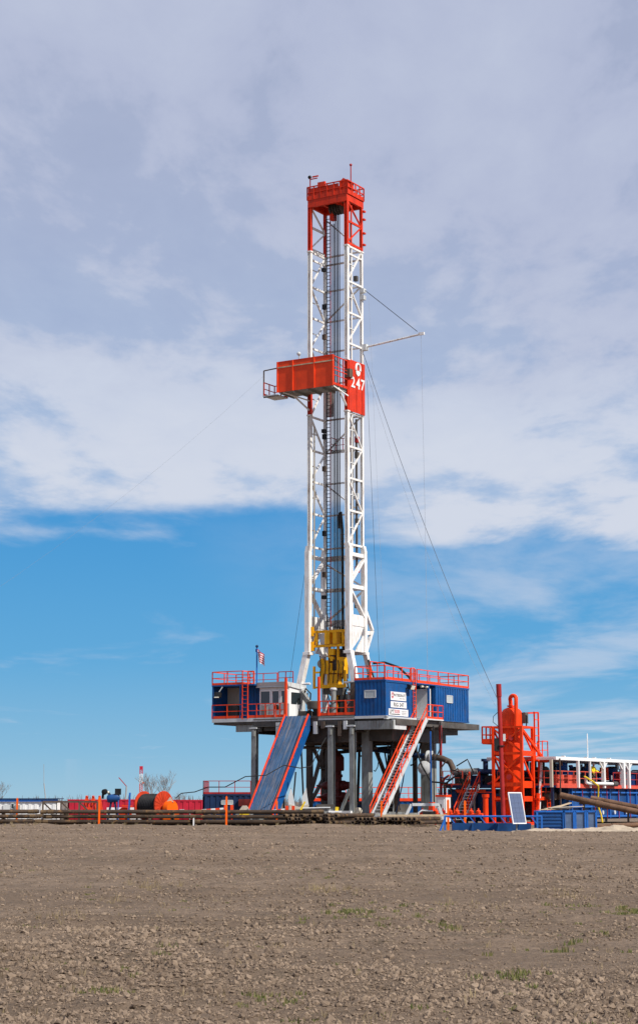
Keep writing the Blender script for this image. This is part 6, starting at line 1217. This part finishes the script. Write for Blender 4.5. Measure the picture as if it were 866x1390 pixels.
# ------------------------------------------------------------------ far away
def far_rig():
    t = thing('distant_rig', 'tiny red and white drilling mast far off on the horizon', 'drilling mast', (-245, 2600, -2), 'W'); x, y = -245, 2600
    for z0, z1, mt in ((0, 14, WHITE2), (14.2, 26, TANRED), (26.2, 39, WHITE2), (39.2, 49.5, CONTR)):
        q = MB()
        for sx in (-1.8, 1.8):
            for sy in (-1.2, 1.2): q.beam((x + sx, y + sy, z0), (x + sx, y + sy, z1), .7)
        n = 4; dz = (z1 - z0) / n
        for i in range(n): q.beam((x - 1.8, y - 1.2, z0 + i * dz), (x + 1.8, y - 1.2, z0 + (i + 1) * dz), .5); q.beam((x - 1.8, y - 1.2, z0 + (i + 1) * dz), (x + 1.8, y - 1.2, z0 + (i + 1) * dz), .5)
        q.build('mast_section', mt, t)
    MB().bb((x - 2.2, y - 1.8, 45), (x + 2.2, y + 1.8, 49.8)).build('crown', CONTR, t); MB().bb((x + 2, y - 2, 26), (x + 5, y + 1, 28)).build('racking_board', STAKE, t); MB().bb((x - 6, y - 5, -2), (x + 6, y + 5, 7)).build('substructure', LGREY, t)
far_rig()
def far_mast(px_x, y, h, lb):
    t = thing('far_pole', lb, 'pole', (px_x, y, -1.5), 'W'); MB().tube((px_x, y, -1.5), (px_x + .3, y, h), .09, 6).build('pole', INKG, t); MB().beam((px_x + .3, y, h), (px_x - .6, y, h + 1.0), .09).build('arm', STACKRED, t)
far_mast(-22.2, 215, 3.4, 'thin grey lamp pole behind the red trailers')
solo('radio_whip', MB().tube((-27.4, 189.5, 2.0), (-27.6, 189.5, 3.5), .05, 6).tube((-27.6, 189.5, 3.5), (-27.65, 189.5, 5.4), .022, 6), INKG, 'thin dark and pale whip antenna on the white trailer roof', 'antenna', (-27.4, 189.5, 2), 'W')
def tree(x, y, h, lb, seed, n0=5, spread=.55):
    rn = random.Random(seed); t = thing('bare_tree', lb, 'tree', (x, y, -1.5), 'W', 'bare winter trees on the skyline'); tr = MB(); cr = MB()
    def grow(p, d, L, r, lv):
        q = p + d * L; mid = p.lerp(q, .5) + Vector((rn.gauss(0, .06 * L), rn.gauss(0, .06 * L), 0))
        (tr if lv == 0 else cr).path([p, mid, q], r, 5 if lv < 2 else 3, True, [r, r * .85, r * .65])
        if lv >= 5: return
        for k in range(n0 if lv == 0 else rn.choice((2, 3, 3))):
            a = rn.uniform(0, 6.28); s = spread * rn.uniform(.6, 1.3); nd = (d + Vector((math.cos(a) * s, math.sin(a) * s, rn.uniform(.0, .35)))).normalized()
            grow(p.lerp(q, rn.uniform(.55, 1)) if lv else p.lerp(q, rn.uniform(.5, 1)), nd, L * rn.uniform(.58, .82), r * .62, lv + 1)
    grow(Vector((x, y, -1.5)), Vector((rn.gauss(0, .05), 0, 1)), h * .3, h * .013, 0); tr.build('trunk', BARK, t); cr.build('crown', BARK, t)
for i, (px_, y, h, lb) in enumerate(((6, 420, 10.5, 'bare tree behind the white trailer at the left edge'), (209, 420, 12.0, 'bare tree just right of the distant rig'), (229, 430, 12.0, 'bare bushy tree right of the cable reel top'), (246, 440, 7.5, 'small bare tree left of the dark blue house'), (128, 400, 5.0, 'low bare tree above the orange trestles'), (98, 420, 4.6, 'low bare tree above the left red trailer'), (258, 400, 4.4, 'lowest bare tree close to the dark blue house'))):
    tree((px_ - 433) / 2526 * y, y, h, lb, 40 + i)
def scrub():
    q = MB(); rn = random.Random(3)
    for i in range(900):
        y = rn.uniform(480, 620); x = rn.uniform(-.24, .24) * y; h = rn.uniform(1.2, 4.2)
        for k in range(3): q.tube((x + rn.gauss(0, .5), y, -1.5), (x + rn.gauss(0, 1.4), y, h * rn.uniform(.5, 1)), .25, 3, .03, False)
    me = q.mesh('far_scrub'); me.materials.append(BARK); o = bpy.data.objects.new('far_scrub', me); COL.objects.link(o); o['kind'] = 'stuff'; tag(o, 'low line of leafless scrub along the horizon', 'scrub')
scrub()
